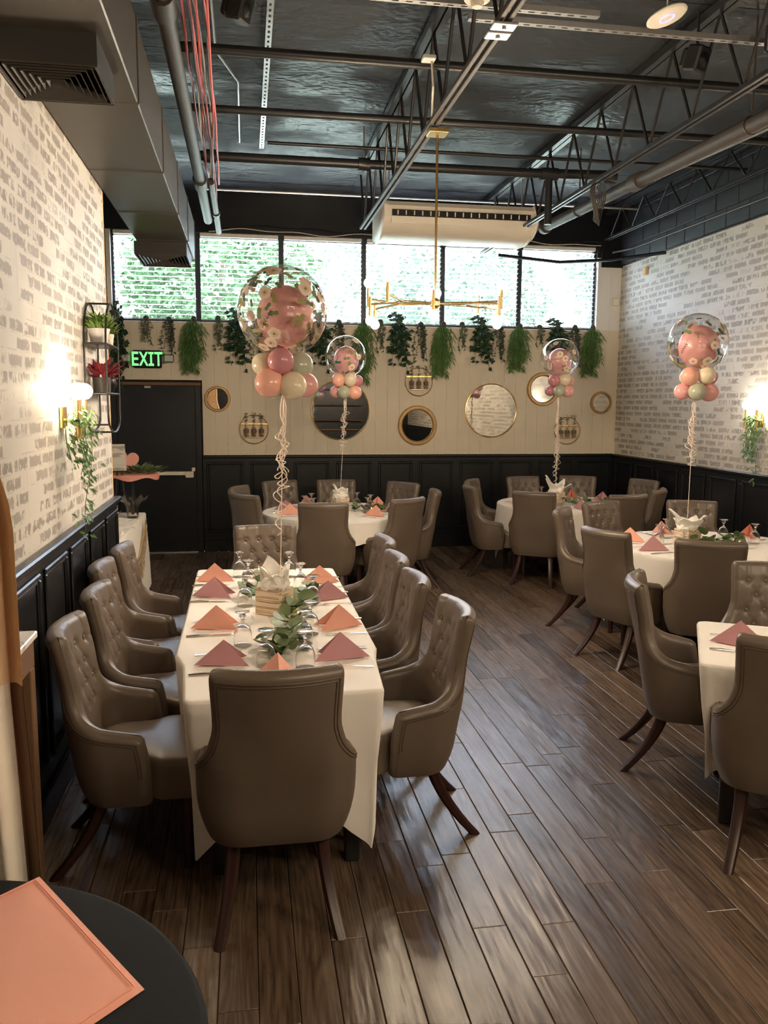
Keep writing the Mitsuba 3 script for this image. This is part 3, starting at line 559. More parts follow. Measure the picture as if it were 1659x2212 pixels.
# ---------------------------------------------------------------- tables and cloths
TZ = 0.75
def cloth(outline, hem, z=TZ, wave=0.035, k=26, seed=0, flare=0.05, dense=320, rows=14):
    pl = Polygon(outline).buffer(-0.03).buffer(0.03, quad_segs=6); ln = pl.exterior; L = ln.length
    p = np.array([ln.interpolate(t*L).coords[0] for t in np.arange(dense)/dense])
    if Polygon(p).exterior.is_ccw is False: p = p[::-1]
    tg = np.roll(p, -1, 0)-np.roll(p, 1, 0); n = np.c_[tg[:, 1], -tg[:, 0]]; n /= np.linalg.norm(n, axis=1)[:, None]
    for _ in range(6): n = (np.roll(n, 1, 0)+2*n+np.roll(n, -1, 0)); n /= np.linalg.norm(n, axis=1)[:, None]
    s = np.arange(dense)/dense; r = np.random.default_rng(seed); ph = r.uniform(0, 6.28, 4)
    f = np.sin(2*PI*k*s+ph[0]+1.5*np.sin(2*PI*3*s+ph[1]))*(0.6+0.4*np.sin(2*PI*5*s+ph[2])); hz = hem(p)
    c = p.mean(0); rings = [np.c_[c+(p-c)*q, np.full(dense, z)] for q in (0.5, 0.9, 0.985)]
    rings += [np.c_[p, np.full(dense, z-0.003)], np.c_[p+n*0.007, np.full(dense, z-0.014)]]
    for t in np.linspace(0, 1, rows)[1:]:
        d = (z-0.014)-t*(z-0.014-hz); a = np.minimum(1, (z-d)/0.35)[:, None]
        rings.append(np.c_[p+n*(0.007+flare*a*(0.4+0.6*t)+wave*f[:, None]*a*(0.25+0.75*t)), d])
    q = rings[-1].copy(); q[:, :2] -= n*0.002; rings.append(q)
    for rr in rings[-2:5:-1]: q = rr.copy(); q[:, :2] -= n*0.002; rings.append(q)
    return loft(rings, True, False)
def table_frame(k, legs, top):
    put(k, 'tabletop', P(top, 'm_brown'))
    for (x, y) in legs: put(k, 'leg', P(box(x-.03, x+.03, y-.03, y+.03, 0, TZ-0.04, .006), 'm_blackmetal'))
# long table
k = thing('long_table', 'long rectangular table under the white cloth, at the left of the room', 'table', 'dining tables')
table_frame(k, [(-.12, 3.14), (.40, 3.16), (-.2, 4.2), (.45, 4.2), (-.22, 5.3), (.44, 5.25)], box(-.29, .53, 3.65, 5.42, TZ-.04, TZ-.008))
put(k, 'tabletop', P(box(-.21, .48, 3.06, 3.65, TZ-.04, TZ-.008), 'm_brown'))
O1 = [(-.240, 3.02), (.508, 3.05), (.535, 3.45), (.565, 3.62), (.556, 5.44), (-.325, 5.50), (-.315, 3.62), (-.27, 3.45)]
def hem1(p):
    z = np.full(len(p), 0.36)+0.03*np.sin(p[:, 1]*9)
    for c, h in (((-.24, 3.02), .10), ((.508, 3.05), .07), ((.556, 5.44), .2), ((-.325, 5.5), .2)):
        d = np.linalg.norm(p-np.array(c), axis=1); z = np.minimum(z, h+np.clip(d/0.30, 0, 1)**1.3*0.30)
    return np.clip(z, .05, .5)
one('tablecloth', P(cloth(O1, hem1, wave=.016, k=26, seed=3, flare=-.035, dense=420, rows=16), 'm_linen', 40), 'long white tablecloth hanging over the long table at the left', 'tablecloth', group='white tablecloths')
def round_cloth(c, ang, seed, label, half=0.97, r=0.76):
    k = thing('round_table', label[0], 'table', 'dining tables')
    put(k, 'tabletop', P(moved(lathe([(0, TZ-.035), (r-.02, TZ-.035), (r-.012, TZ-.02), (r-.02, TZ-.008), (0, TZ-.008)], 40), at(*c)), 'm_brown')); put(k, 'pedestal', P(moved(lathe([(0, .0), (.3, 0), (.3, .02), (.06, .06), (.045, .1), (.045, TZ-.036), (0, TZ-.036)], 24), at(*c)), 'm_blackmetal', 35))
    def hem(p):
        th = np.arctan2(p[:, 1]-c[1], p[:, 0]-c[0])-ang; m = np.maximum(np.abs(np.cos(th)), np.abs(np.sin(th))); return np.clip(TZ-(half/m-r), 0.06, .6)
    t = np.linspace(0, 2*PI, 97)[:-1]
    one('tablecloth', P(cloth(np.c_[c[0]+r*np.cos(t), c[1]+r*np.sin(t)], hem, wave=.032, k=20, seed=seed, flare=.02), 'm_linen', 40), label[1], 'tablecloth', group='white tablecloths')
round_cloth(C2, 0.3, 11, ('round table at the back left under a white cloth', 'white square cloth on the round table at the back left'))
round_cloth(C3, 0.75, 12, ('round table at the back right under a white cloth', 'white square cloth on the round table at the back right'))
round_cloth(C4, 0.35, 13, ('round table at the right under a white cloth', 'white square cloth on the round table at the right'), half=1.02)
k = thing('side_dining_table', 'rectangular table at the front right under a white cloth, cut by the right edge', 'table', 'dining tables')
u5, v5 = np.array([math.cos(rad(-29)), math.sin(rad(-29))]), np.array([math.sin(rad(29)), math.cos(rad(29))]); A5 = np.array([1.905, 3.165])
def t5(a, b): return A5+u5*a+v5*b
M5 = T().translate([float(A5[0]), float(A5[1]), 0]).rotate([0, 0, 1], -29)
put(k, 'tabletop', P(box(.02, 1.55, .02, .74, TZ-.04, TZ-.008), 'm_brown'), M5)
for a in (.14, 1.4):
    for b in (.12, .64): put(k, 'leg', P(box(a-.03, a+.03, b-.03, b+.03, 0, TZ-.04, .006), 'm_blackmetal'), M5)
O5 = [t5(0, 0), t5(1.58, 0), t5(1.58, .76), t5(0, .76)]
def hem5(p):
    q = (p-A5)@np.c_[u5, v5]; z = np.full(len(p), .34); ff = (q[:, 1] < .1)&(q[:, 0] > .35); z = np.where(ff, .16, z)
    for cc in ((0, 0), (0, .76)): z = np.minimum(z, .2+np.clip(np.hypot(q[:, 0]-cc[0], q[:, 1]-cc[1])/.35, 0, 1)*.2)
    for _ in range(8): z = (np.roll(z, 1)+z+np.roll(z, -1))/3
    return z
one('tablecloth', P(cloth(O5, hem5, wave=.014, k=24, seed=15, flare=-.07), 'm_linen', 40), 'white tablecloth on the front right table, cut by the right edge', 'tablecloth', group='white tablecloths')
# foreground black table
k = thing('cocktail_table', 'round table under a black cloth in the lower left corner', 'table', 'dining tables'); CF, RF = (-.690, 1.318), .605
put(k, 'tabletop', P(moved(lathe([(0, TZ-.03), (RF-.02, TZ-.03), (RF-.02, TZ-.008), (0, TZ-.008)], 40), at(*CF)), 'm_brown')); put(k, 'pedestal', P(moved(lathe([(0, 0), (.25, 0), (.25, .02), (.05, .06), (.04, TZ-.03), (0, TZ-.03)], 20), at(*CF)), 'm_blackmetal', 35))
t = np.linspace(0, 2*PI, 97)[:-1]
one('black_tablecloth', P(cloth(np.c_[CF[0]+RF*np.cos(t), CF[1]+RF*np.sin(t)], lambda p: np.full(len(p), .08), wave=.03, k=9, seed=21, flare=.05), 'm_blackcloth', 40), 'black cloth over the round table in the lower left corner', 'tablecloth')
# big flat napkin on it
def sheet(q, z, th=0.004, n=14):
    q = np.array(q, float); a = np.linspace(0, 1, n); V = []
    for s in a:
        for t_ in a:
            p = (1-s)*(1-t_)*q[0]+s*(1-t_)*q[1]+s*t_*q[2]+(1-s)*t_*q[3]; e = min(s, 1-s, t_, 1-t_)
            V.append([*p, z+th*min(1, e*12+.25)+.0035*math.sin(5*s+3*t_)*e*2])
    V = np.array(V); B = V.copy(); B[:, 2] = z; F = []; N = n*n
    for i in range(n-1):
        for j in range(n-1): a_, b_, c_, d_ = i*n+j, (i+1)*n+j, (i+1)*n+j+1, i*n+j+1; F += [[a_, b_, c_], [a_, c_, d_], [a_+N, c_+N, b_+N], [a_+N, d_+N, c_+N]]
    ed = [i*n for i in range(n)]+[(n-1)*n+j for j in range(1, n)]+[i*n+n-1 for i in range(n-2, -1, -1)]+[j for j in range(n-2, 0, -1)]
    for i in range(len(ed)): a_, b_ = ed[i], ed[(i+1) % len(ed)]; F += [[a_, a_+N, b_+N], [a_, b_+N, b_]]
    return fixwind(trimesh.Trimesh(np.vstack([V, B]), F, process=False))
k = thing('flat_napkin', 'large peach napkin lying flat on the black table in the lower left corner', 'napkin')
NQ = [(-.490, 1.905), (-.205, 1.483), (-.60, 1.10), (-.90, 1.52)]
put(k, 'cloth', P(sheet(NQ, TZ+.001, .006, 20), 'm_peach', 40))
Q = np.array(NQ); cc = Q.mean(0)
put(k, 'hem', P(tube([[*(cc+(q-cc)*.945), TZ+.0085] for q in [Q[0], (Q[0]+Q[1])/2, Q[1], (Q[1]+Q[2])/2, Q[2], Q[3], Q[0]]], .0016, 5), 'm_peach'))
# ---------------------------------------------------------------- place settings
def tri_panel(A, B, C, th, bulge, n=9):
    A, B, C = (np.array(v, float) for v in (A, B, C)); nn = np.cross(B-A, C-A); nn /= np.linalg.norm(nn); V, ix = [], {}
    for i in range(n+1):
        for j in range(n+1-i):
            a, b = i/n, j/n; c = 1-a-b; ix[i, j] = len(V); e = min(a, b, c); V.append(A*c+B*a+C*b+nn*(bulge*27*a*b*c+th*min(1, e*9)))
    N = len(V); W = [V[q] for q in range(N)]; V = np.array(V); back = []
    for i in range(n+1):
        for j in range(n+1-i): a, b = i/n, j/n; c = 1-a-b; back.append(A*c+B*a+C*b+nn*(bulge*27*a*b*c-th*min(1, min(a, b, c)*9)))
    F = []
    for i in range(n):
        for j in range(n-i):
            f = [ix[i, j], ix[i+1, j], ix[i, j+1]]; F.append(f); F.append([f[0]+N, f[2]+N, f[1]+N])
            if j < n-i-1: f = [ix[i+1, j], ix[i+1, j+1], ix[i, j+1]]; F.append(f); F.append([f[0]+N, f[2]+N, f[1]+N])
    return trimesh.Trimesh(np.vstack([V, back]), F, process=False)
def napkin_mesh(seed, w=.070, h=.112):
    r = np.random.default_rng(seed); j = lambda: r.uniform(-.006, .006)
    Pk = (j(), .004+j(), h+j()); Cc = (j(), -.122+j(), .004); A = (-w+j(), .112+j(), .004); B = (w+j(), .108+j(), .004); o = np.array([0, .014, 0])
    ms = [tri_panel(A, Cc, Pk, .0035, -.003), tri_panel(Cc, B, Pk, .0035, -.003)]
    ms += [tri_panel(np.array(A)+[.014, -.012, 0], Cc+o, Pk+o*.6-[0, 0, .012], .003, -.002), tri_panel(Cc+o, np.array(B)+[-.014, -.012, 0], Pk+o*.6-[0, 0, .012], .003, -.002)]
    return cat_(ms)
NAP = {c: [P(napkin_mesh(s+i), 'm_'+c, 40) for i in range(3)] for c, s in (('peach', 31), ('mauve', 41))}
prof = [(.0395, .0005), (.0408, .012), (.0418, .032), (.0405, .055), (.034, .080), (.017, .096), (.0075, .104), (.0065, .118), (.010, .131), (.0175, .136), (.012, .141), (.014, .148), (.034, .155), (.0345, .1575), (.03, .1585), (0, .1585)]
inn = [(.0380, .0005), (.0392, .012), (.0402, .032), (.0388, .054), (.032, .077), (.014, .091), (0, .094)]
GLASS = P(fixwind(lathe(prof[::-1]+inn+[][:0], 26)) if False else fixwind(lathe([(0, .1585)]+prof[-2::-1]+inn, 26)), 'm_glass', 50)
KNIFE = P(cat_([tube([[-.11, 0, .004], [-.06, 0, .0055], [-.005, 0, .004]], [.0045, .006, .004], 8), fixwind(loft([np.array([[x, -w, .002], [x, w, .003], [x, w, .0045], [x, -w, .004]]) for x, w in ((-.006, .004), (.02, .0085), (.08, .009), (.105, .005), (.113, .001))]))]), 'm_steel', 40)
FORK = P(cat_([fixwind(loft([np.array([[x, -w, z], [x, w, z], [x, w, z+.002], [x, -w, z+.002]]) for x, w, z in ((-.10, .006, .002), (-.06, .005, .004), (.02, .003, .006), (.045, .011, .004), (.06, .012, .003))]))]+[tube([[.058, s, .004], [.10, s, .006]], .0013, 5) for s in (-.0095, -.0032, .0032, .0095)]), 'm_steel', 40)
def setting(x, y, face, color, where, grp, kn=None, fk=None, var=0, gl=None):
    """face: direction from the diner to the table's middle, degrees"""
    f = np.array([math.cos(rad(face)), math.sin(rad(face))]); s = np.array([-f[1], f[0]])
    one('folded_napkin', NAP[color][var % 3], f'{color} napkin folded upright {where}', 'napkin', at(x, y, TZ+.001, face-90+[6, -5, 3][var % 3]), grp)
    for nm, sh, o, on in (('table_knife', KNIFE, -.135, kn), ('table_fork', FORK, .135, fk)):
        if on: q = np.array([x, y])+s*o-f*.02; one(nm, sh, f'{nm.split("_")[1]} by the {color} napkin {where}', 'cutlery', at(q[0], q[1], TZ+.001, face+[2, -3, 4][var % 3]), nm.split('_')[1]+'s by the napkins')
    for (gx, gy) in ([gl] if gl else []):
        one('water_goblet', GLASS, f'upside-down goblet near the {color} napkin {where}', 'glass', at(gx, gy, TZ+.001, 0), 'upturned goblets')
GN = 'napkins on the long table'
S1 = [(-.203, 5.12, 0, 'peach', 'at the far left of the long table', (-.0, 4.948)), (-.193, 4.70, 0, 'mauve', 'second from the far left of the long table', (-.019, 4.455)), (-.162, 4.02, 0, 'peach', 'second from the near left of the long table', (-.029, 3.715)), (-.115, 3.45, 0, 'mauve', 'at the near left of the long table', (.068, 3.397)),
    (.435, 4.98, 180, 'peach', 'at the far right of the long table', (.302, 4.806)), (.44, 4.55, 180, 'mauve', 'second from the far right of the long table', (.348, 4.457)), (.437, 3.96, 180, 'peach', 'second from the near right of the long table', (.289, 3.861)), (.39, 3.46, 180, 'mauve', 'at the near right of the long table', (.229, 3.355)),
    (.111, 3.20, 90, 'peach', 'at the near end of the long table', (.247, 3.70)), (.13, 5.37, 270, 'mauve', 'at the far end of the long table', (-.054, 5.224))]
for i, (x, y, f, c, w, g) in enumerate(S1): setting(x, y, f, c, w, GN, i < 8, i < 8, i, g)
one('water_goblet', GLASS, "upside-down goblet right of the tissue box at the long table's far end", 'glass', at(.256, 5.182, TZ+.001), 'upturned goblets')
names8 = ['nearest the long table', 'second', 'third', 'fourth', 'fifth', 'sixth']
def round_settings(c, r, items, tb):
    for i, (ang, col, w, gl) in enumerate(items):
        a = rad(ang); p = np.array(c)+r*np.array([math.cos(a), math.sin(a)]); g = np.array(c)+(r-.2)*np.array([math.cos(a+.28), math.sin(a+.28)])
        setting(p[0], p[1], ang+180, col, f'{w} of the {tb}', 'napkins on the round tables', True, True, i, tuple(g) if gl else None)
round_settings(C2, .54, [(-112, 'peach', 'at the front', 1), (-158, 'peach', 'at the front left', 1), (165, 'mauve', 'at the left end', 1), (122, 'peach', 'at the back left', 1), (-52, 'peach', 'at the front right', 1), (-10, 'mauve', 'at the right end', 1), (32, 'peach', 'at the back right', 1), (78, 'mauve', 'at the back', 1)], 'back left round table')
round_settings(C3, .54, [(178, 'peach', 'at the left end', 0), (-140, 'mauve', 'at the front left', 1), (108, 'mauve', 'at the back left', 1), (62, 'peach', 'behind the candle', 1), (-95, 'mauve', 'at the front', 1), (20, 'mauve', 'at the right', 1), (-30, 'peach', 'at the front right', 0)], 'back right round table')
round_settings(C4, .60, [(155, 'peach', 'at the far left', 1), (-163, 'mauve', 'at the near left', 1), (28, 'peach', 'at the back right', 1), (-14, 'peach', 'at the right edge', 1), (100, 'peach', 'at the back', 1)], 'right round table')
p = t5(.17, .36); setting(p[0], p[1], -29, 'mauve', 'at the left end of the front right table', 'napkins on the front right table', True, True, 1, tuple(t5(.62, .62)))
# candles, greenery, boxes
CUP = P(lathe([(0, 0), (.028, 0), (.034, .01), (.036, .055), (.034, .068), (.0325, .068), (.0338, .055), (.0325, .012), (.026, .005), (0, .005)], 24), 'm_glass', 50); WAX = P(lathe([(0, .0055), (.025, .0055), (.031, .012), (.0325, .036), (0, .036)], 20), 'm_wax', 45); FLAME = {**P(ball(.006, (0, 0, .048), 1, (.7, .7, 1.6)), 'm_wax', True), 'emitter': {'type': 'area', 'radiance': rgb(9, 6, 1.8)}}
def candle(x, y, where):
    k = thing('votive_candle', f'small lit candle in a glass {where}', 'candle', 'votive candles'); M = at(x, y, TZ+.001); put(k, 'cup', CUP, M); put(k, 'wax', WAX, M); put(k, 'flame', FLAME, M)
candle(.139, 3.633, 'among the leaves near the front of the long table'); candle(.245, 4.10, "in the middle of the long table's leaf garland"); candle(.065, 5.20, 'behind the wooden box on the long table')
candle(1.22, 8.12, 'on the back left round table'); candle(3.62, 8.50, 'on the back right round table'); candle(3.72, 5.75, 'on the right round table')
def euc_leaf(r_, cup):
    a = np.linspace(0, 2*PI, 11)[:-1]; V = [[0, r_*.9, .0]]+[[r_*.82*math.sin(q), r_*.9-r_*math.cos(q), cup*(math.sin(q)**2)] for q in a]
    V = np.array(V); return trimesh.Trimesh(np.vstack([V, V-[0, 0, .0012]]), [[0, 1+i, 1+(i+1) % 10] for i in range(10)]+[[11, 12+(i+1) % 10, 12+i] for i in range(10)], process=False)
LEAF = [P(euc_leaf(.042, .008), 'm_leaf_euc', 40), P(euc_leaf(.036, -.006), 'm_leaf_euc', 40), P(euc_leaf(.029, .005), 'm_leaf_euc', 40)]
def garland(path, n, label, seed, wid=.05, individual=True, s=1.0):
    k = thing('eucalyptus_garland', label, 'leaf garland', 'leaf garlands on the tables'); r = np.random.default_rng(seed)
    path = np.array(path, float); t = np.linspace(0, len(path)-1, 60); pc = np.c_[[np.interp(t, np.arange(len(path)), path[:, i]) for i in (0, 1)]].T
    put(k, 'stem', P(tube(np.c_[pc, TZ+.022+.008*np.sin(t*5)], .003, 6), 'm_leaf_euc', 60)); ms = []
    for i in range(n):
        q = r.integers(0, 60); c = pc[q]+r.normal(0, wid*.45, 2); zz = TZ+.018+abs(r.normal(0, .026))
        M = T().translate([float(c[0]), float(c[1]), float(zz)]).rotate([0, 0, 1], float(r.uniform(0, 360))).rotate([1, 0, 0], float(r.uniform(-5, 48))).rotate([0, 1, 0], float(r.uniform(-30, 30))).scale(float(s*r.uniform(.9, 1.25)))
        if individual: put(k, 'leaf', LEAF[i % 3], M)
        else: ms.append(moved(euc_leaf([.03, .025, .02][i % 3], .005), M))
    if ms: put(k, 'foliage', P(cat_(ms), 'm_leaf_euc', 40), kind='stuff')
garland([(.075, 3.60), (.14, 3.50), (.19, 3.68), (.20, 3.9), (.21, 4.10), (.27, 4.34), (.32, 4.60), (.37, 4.7)], 92, 'green eucalyptus leaves winding along the long table in front of the wooden box', 51)
garland([(.02, 4.50), (.0, 4.62), (.04, 4.80), (.06, 5.0)], 18, 'short eucalyptus sprig left of the wooden box on the long table', 52)
garland([(3.42, 5.86), (3.55, 5.82), (3.72, 5.9), (3.9, 6.02)], 46, 'eucalyptus leaves beside the tissue box on the right round table', 53, .08)
garland([(3.3, 5.66), (3.34, 5.74), (3.42, 5.8)], 12, 'small eucalyptus sprig in front of the tissue box on the right round table', 54, .04)
garland([(1.05, 8.3), (1.15, 8.2), (1.28, 8.25), (1.4, 8.2)], 44, 'eucalyptus leaves right of the tissue on the back left round table', 55, .08, False)
garland([(3.4, 8.6), (3.55, 8.5), (3.7, 8.55), (3.85, 8.5)], 44, 'eucalyptus leaves right of the tissue bow on the back right round table', 56, .08, False)
def petal_tissue(n, r0, h, seed, lean):
    r = np.random.default_rng(seed); ms = []
    for i in range(n):
        a = 2*PI*i/n+r.uniform(-.25, .25); H = h*(1.25 if i == n//2 else r.uniform(.55, .95)); W = .078*r.uniform(.8, 1.2); ln = lean*r.uniform(.5, 1.2); rows = []
        for t in np.linspace(0, 1, 8):
            w = W*(1-t**2.2)*(.75+.5*t)+.0015; rr = r0*.45+ln*t**1.3; cr = [[rr+.012*math.cos(7*v+i)*t-.02*abs(v)*(1-t), v*w*(1+.0), H*t] for v in np.linspace(-1, 1, 7)]; rows.append(np.array(cr))
        m = loft(rows, False, False, False); m2 = m.copy(); m2.vertices = m2.vertices+[.0012, 0, 0]; m2.invert(); m = cat_([m, m2]); ms.append(moved(m, T().rotate([0, 0, 1], math.degrees(a))))
    ms.append(ball(r0*1.05, (0, 0, .015), 3, (1, 1, .62))); b = ms[-1]; b.vertices = b.vertices*(1+.5*(meshkit.fbm(b.vertices*42, 2)-.5)[:, None]); return cat_(ms)
def centerpiece(x, y, rz, tb, seed, h, lean):
    k = thing('wooden_box', f'small whitewashed wooden box holding white tissue on the {tb}', 'box', 'wooden boxes on the tables'); w = .072; M = at(x, y, TZ+.001, rz)
    for i in range(4):
        for j in range(2): put(k, 'board', P(box(-w, w-.008, -w, -w+.008, .002+j*.069, .068+j*.069, .0015), 'm_wood'), M@T().rotate([0, 0, 1], 90*i))
    put(k, 'bottom', P(box(-w+.008, w-.008, -w+.008, w-.008, 0, .008), 'm_wood'), M)
    one('tissue_paper', P(petal_tissue(7, .075, h, seed, lean), 'm_tissue', 50), f'crumpled white tissue paper rising from the wooden box on the {tb}', 'tissue paper', at(x, y, TZ+.135, rz), 'white tissue in the boxes')
centerpiece(.133, 4.285, -36, 'long table', 61, .13, .035); centerpiece(.935, 8.35, 15, 'back left round table', 62, .11, .06); centerpiece(3.333, 8.60, 25, 'back right round table', 63, .15, .11); centerpiece(3.39, 5.93, 20, 'right round table', 64, .13, .11)
# ---------------------------------------------------------------- balloon bouquets
def balloon(r, knot=True):
    t = np.linspace(0, PI, 22); p = [(r*math.sin(a)*(1+.06*math.cos(a)) if 0 < a < PI else 0, -r*1.08*math.cos(a) if math.cos(a) > 0 else -r*math.cos(a)) for a in t]
    p[0] = (0, -r*1.08)
    return fixwind(lathe([(0, -r*1.20), (.012, -r*1.20), (.006, -r*1.12)]+p[2:], 28))
BAL = {}
def flower_decal(r, c, rot, size):
    """flat printed flower wrapped on the bubble film, just proud of it"""
    out = []
    c = np.array(c, float); c /= np.linalg.norm(c); u = np.cross(c, [0.2, 0.1, 1]); u /= np.linalg.norm(u); v = np.cross(c, u)
    def patch(fn, off, n=15):
        th = np.linspace(0, 2*PI, n)[:-1]; q = [c*r*(1+off)]; mid = []
        for a in th: rr = fn(a); q.append(rr*.5*(math.cos(a)*u+math.sin(a)*v)+c*r)
        for a in th: rr = fn(a); q.append(rr*(math.cos(a)*u+math.sin(a)*v)+c*r)
        q = np.array(q); q = q/np.linalg.norm(q, axis=1)[:, None]*r*(1+off); n_ = len(th); F = [[0, 1+i, 1+(i+1) % n_] for i in range(n_)]
        for i in range(n_): a_, b_ = 1+i, 1+(i+1) % n_; F += [[a_, a_+n_, b_+n_], [a_, b_+n_, b_]]
        return trimesh.Trimesh(q, F, process=False)
    return patch
def bouquet(c, x, y, zb, R, Rin, off, clus, ztop_string, base, label, seed, dens, s=1.0):
    k = thing('balloon_bouquet', label, 'balloon bouquet', 'balloon bouquets'); r = np.random.default_rng(seed)
    bub = put(k, 'bubble', P(moved(lathe([(0, -R)]+[(R*math.sin(a), -R*math.cos(a)) for a in np.linspace(0, PI, 40)[1:-1]]+[(0, R)], 56), at(x, y, zb)), 'm_bubble', True), label='clear bubble printed with cream flowers and green leaves')
    put(k, 'inner_balloon', P(moved(balloon(Rin), at(x+off[0], y+off[1], zb+off[2])), 'm_b_pink', 45), label='pink balloon inside the clear bubble')
    M = at(x, y, zb)
    for i in range(dens):
        a, b = r.uniform(0, 2*PI), math.asin(r.uniform(-.85, .95)); dr_ = np.array([math.cos(a)*math.cos(b), math.sin(a)*math.cos(b), math.sin(b)]); pt = flower_decal(R, dr_, 0, 0); kind = i % 4
        if kind == 0:
            sz = r.uniform(.028, .042)*s; put(bub, 'flower', P(moved(pt(lambda q: sz*(.80+.20*abs(math.cos(2.5*q))**.6), .004, 37), M), 'm_flower')); put(bub, 'flower_heart', P(moved(pt(lambda q: sz*.55*(.8+.2*abs(math.cos(2*q))), .006, 25), M), 'm_flower2')); put(bub, 'flower_eye', P(moved(pt(lambda q: sz*.2, .008, 11), M), 'm_olive'))
        else:
            g = r.uniform(0, PI); sz = r.uniform(.018, .040)*s; m_ = ['m_olive', 'm_leaf_euc', 'm_teal'][r.choice(3, p=[.45, .4, .15])]
            put(bub, 'leaf', P(moved(pt(lambda q: sz*(.25+.75*abs(math.cos(q-g))**2.2), .003, 13), M), m_))
    for ang, el in ((-2.25+.3*math.sin(seed), -.25), (-.85, -.55), (-.6, .45)):
        cc = np.array([math.cos(ang)*math.cos(el), math.sin(ang)*math.cos(el), math.sin(el)]); u = np.array([-math.sin(ang), math.cos(ang), 0]); u = u*.55+np.cross(cc, u)*(.83 if ang < -1 else -.83); L = .055*s; ms = []
        line = [cc*R*1.006+u*L*t for t in np.linspace(-1, 1, 7)]; line = [p/np.linalg.norm(p)*R*1.006 for p in line]; ms.append(tube(line, .0012*s, 4))
        for i in range(1, 6):
            for q in (-1, 1): e = line[i]+u*.010*s+np.cross(cc, u)*q*.010*s; ms.append(tube([line[i], e/np.linalg.norm(e)*R*1.006], .0016*s, 4))
        put(bub, 'sprig', P(moved(cat_(ms), M), 'm_ink'))
    for (dx, dy, dz, br, col) in clus:
        dd = np.array([dx, dy, dz]); bm = BAL.setdefault(round(br, 4), balloon(br)); tilt = math.degrees(math.atan2(math.hypot(dx, dy), .06)); az = math.degrees(math.atan2(dy, dx))
        put(k, 'balloon', P(bm, 'm_b_'+col, 45), T().translate([x+dx, y+dy, float(clus_z(zb, R)+dz)]).rotate([0, 0, 1], az).rotate([0, 1, 0], 70 if dz > 0 else 105))
    z1 = clus_z(zb, R)-.09*s; bx, by, bz = base
    for i in range(6):
        zend = ztop_string+(r.uniform(.05, .5)*(z1-ztop_string) if i else 0); tt = np.linspace(0, 1, 150); zc_ = z1-(z1-zend)*tt; am = (.008+.034*np.clip((tt-.15)/.5, 0, 1))*s*r.uniform(.6, 1.2)*(.62+.38*np.sin(11*tt+6*r.uniform())); w = 2*PI*(z1-zend)/(r.uniform(.10, .17)*s); p = r.uniform(0, 6.28); ph_ = w*tt*(.35+.65*tt)+p
        f_ = (z1-zc_)/(z1-bz); put(k, 'ribbon', P(tube(np.c_[x+(bx-x)*f_+am*np.cos(ph_)+.010*s*np.sin(9*zc_+p), y+(by-y)*f_+am*np.sin(ph_), zc_+.55*am*np.sin(ph_*.5+1)], .0030*s, 4, False), 'm_ribbon', 60))
    put(k, 'string', P(tube([[x, y, z1+.06], [x+(bx-x)*.5, y+(by-y)*.5, (z1+bz)/2], [bx, by, bz]], .0026*s, 5), 'm_ribbon'))
    return k
def clus_z(zb, R): return zb-R-.085
K1 = [(-.098, .02, .048, .060, 'ivory'), (-.015, -.085, .062, .066, 'rose'), (.085, -.005, .045, .068, 'sage'), (-.075, -.075, -.048, .072, 'blush'), (.045, -.085, -.060, .070, 'ivory'), (.115, -.015, -.055, .062, 'pink'), (-.005, .07, .05, .06, 'blush'), (-.02, .055, -.07, .064, 'sage'), (.07, .075, -.05, .06, 'rose')]
bouquet('a', .190, 4.30, 2.30, .226, .142, (.012, -.02, -.018), K1, 1.16, (.165, 4.305, .90), 'largest balloon bouquet, rising from the wooden box on the long table', 71, 104, 1.0)
def K(cols, s): return [(dx*s, dy*s, dz*s, r*s, c) for (dx, dy, dz, r), c in zip(((-.085, -.06, .055, .068), (.035, -.10, .062, .066), (.115, .0, .05, .062), (-.03, -.09, -.062, .066), (.085, -.06, -.065, .07), (-.1, .01, -.06, .062), (-.02, .09, .05, .06), (.04, .08, -.06, .06)), cols)]
bouquet('b', .991, 8.35, 2.300, .206, .13, (0, -.02, -.03), K(['blush', 'ivory', 'rose', 'sage', 'blush', 'pink', 'rose', 'sage'], 1.0), 1.36, (.935, 8.36, .92), 'balloon bouquet rising from the tissue on the back left round table', 72, 64, .9)
bouquet('c', 3.340, 8.63, 2.333, .206, .13, (-.01, -.02, -.03), K(['rose', 'ivory', 'blush', 'sage', 'pink', 'rose', 'sage', 'blush'], .95), 1.0, (3.333, 8.61, .92), 'balloon bouquet rising from the tissue bow on the back right round table', 73, 64, .9)
bouquet('d', 3.398, 5.95, 2.312, .222, .15, (.0, -.02, -.02), K(['blush', 'ivory', 'rose', 'sage', 'pink', 'pink', 'ivory', 'rose'], 1.0), 1.36, (3.388, 5.94, .92), 'balloon bouquet before the right brick wall, rising from the right round table', 74, 70, .95)
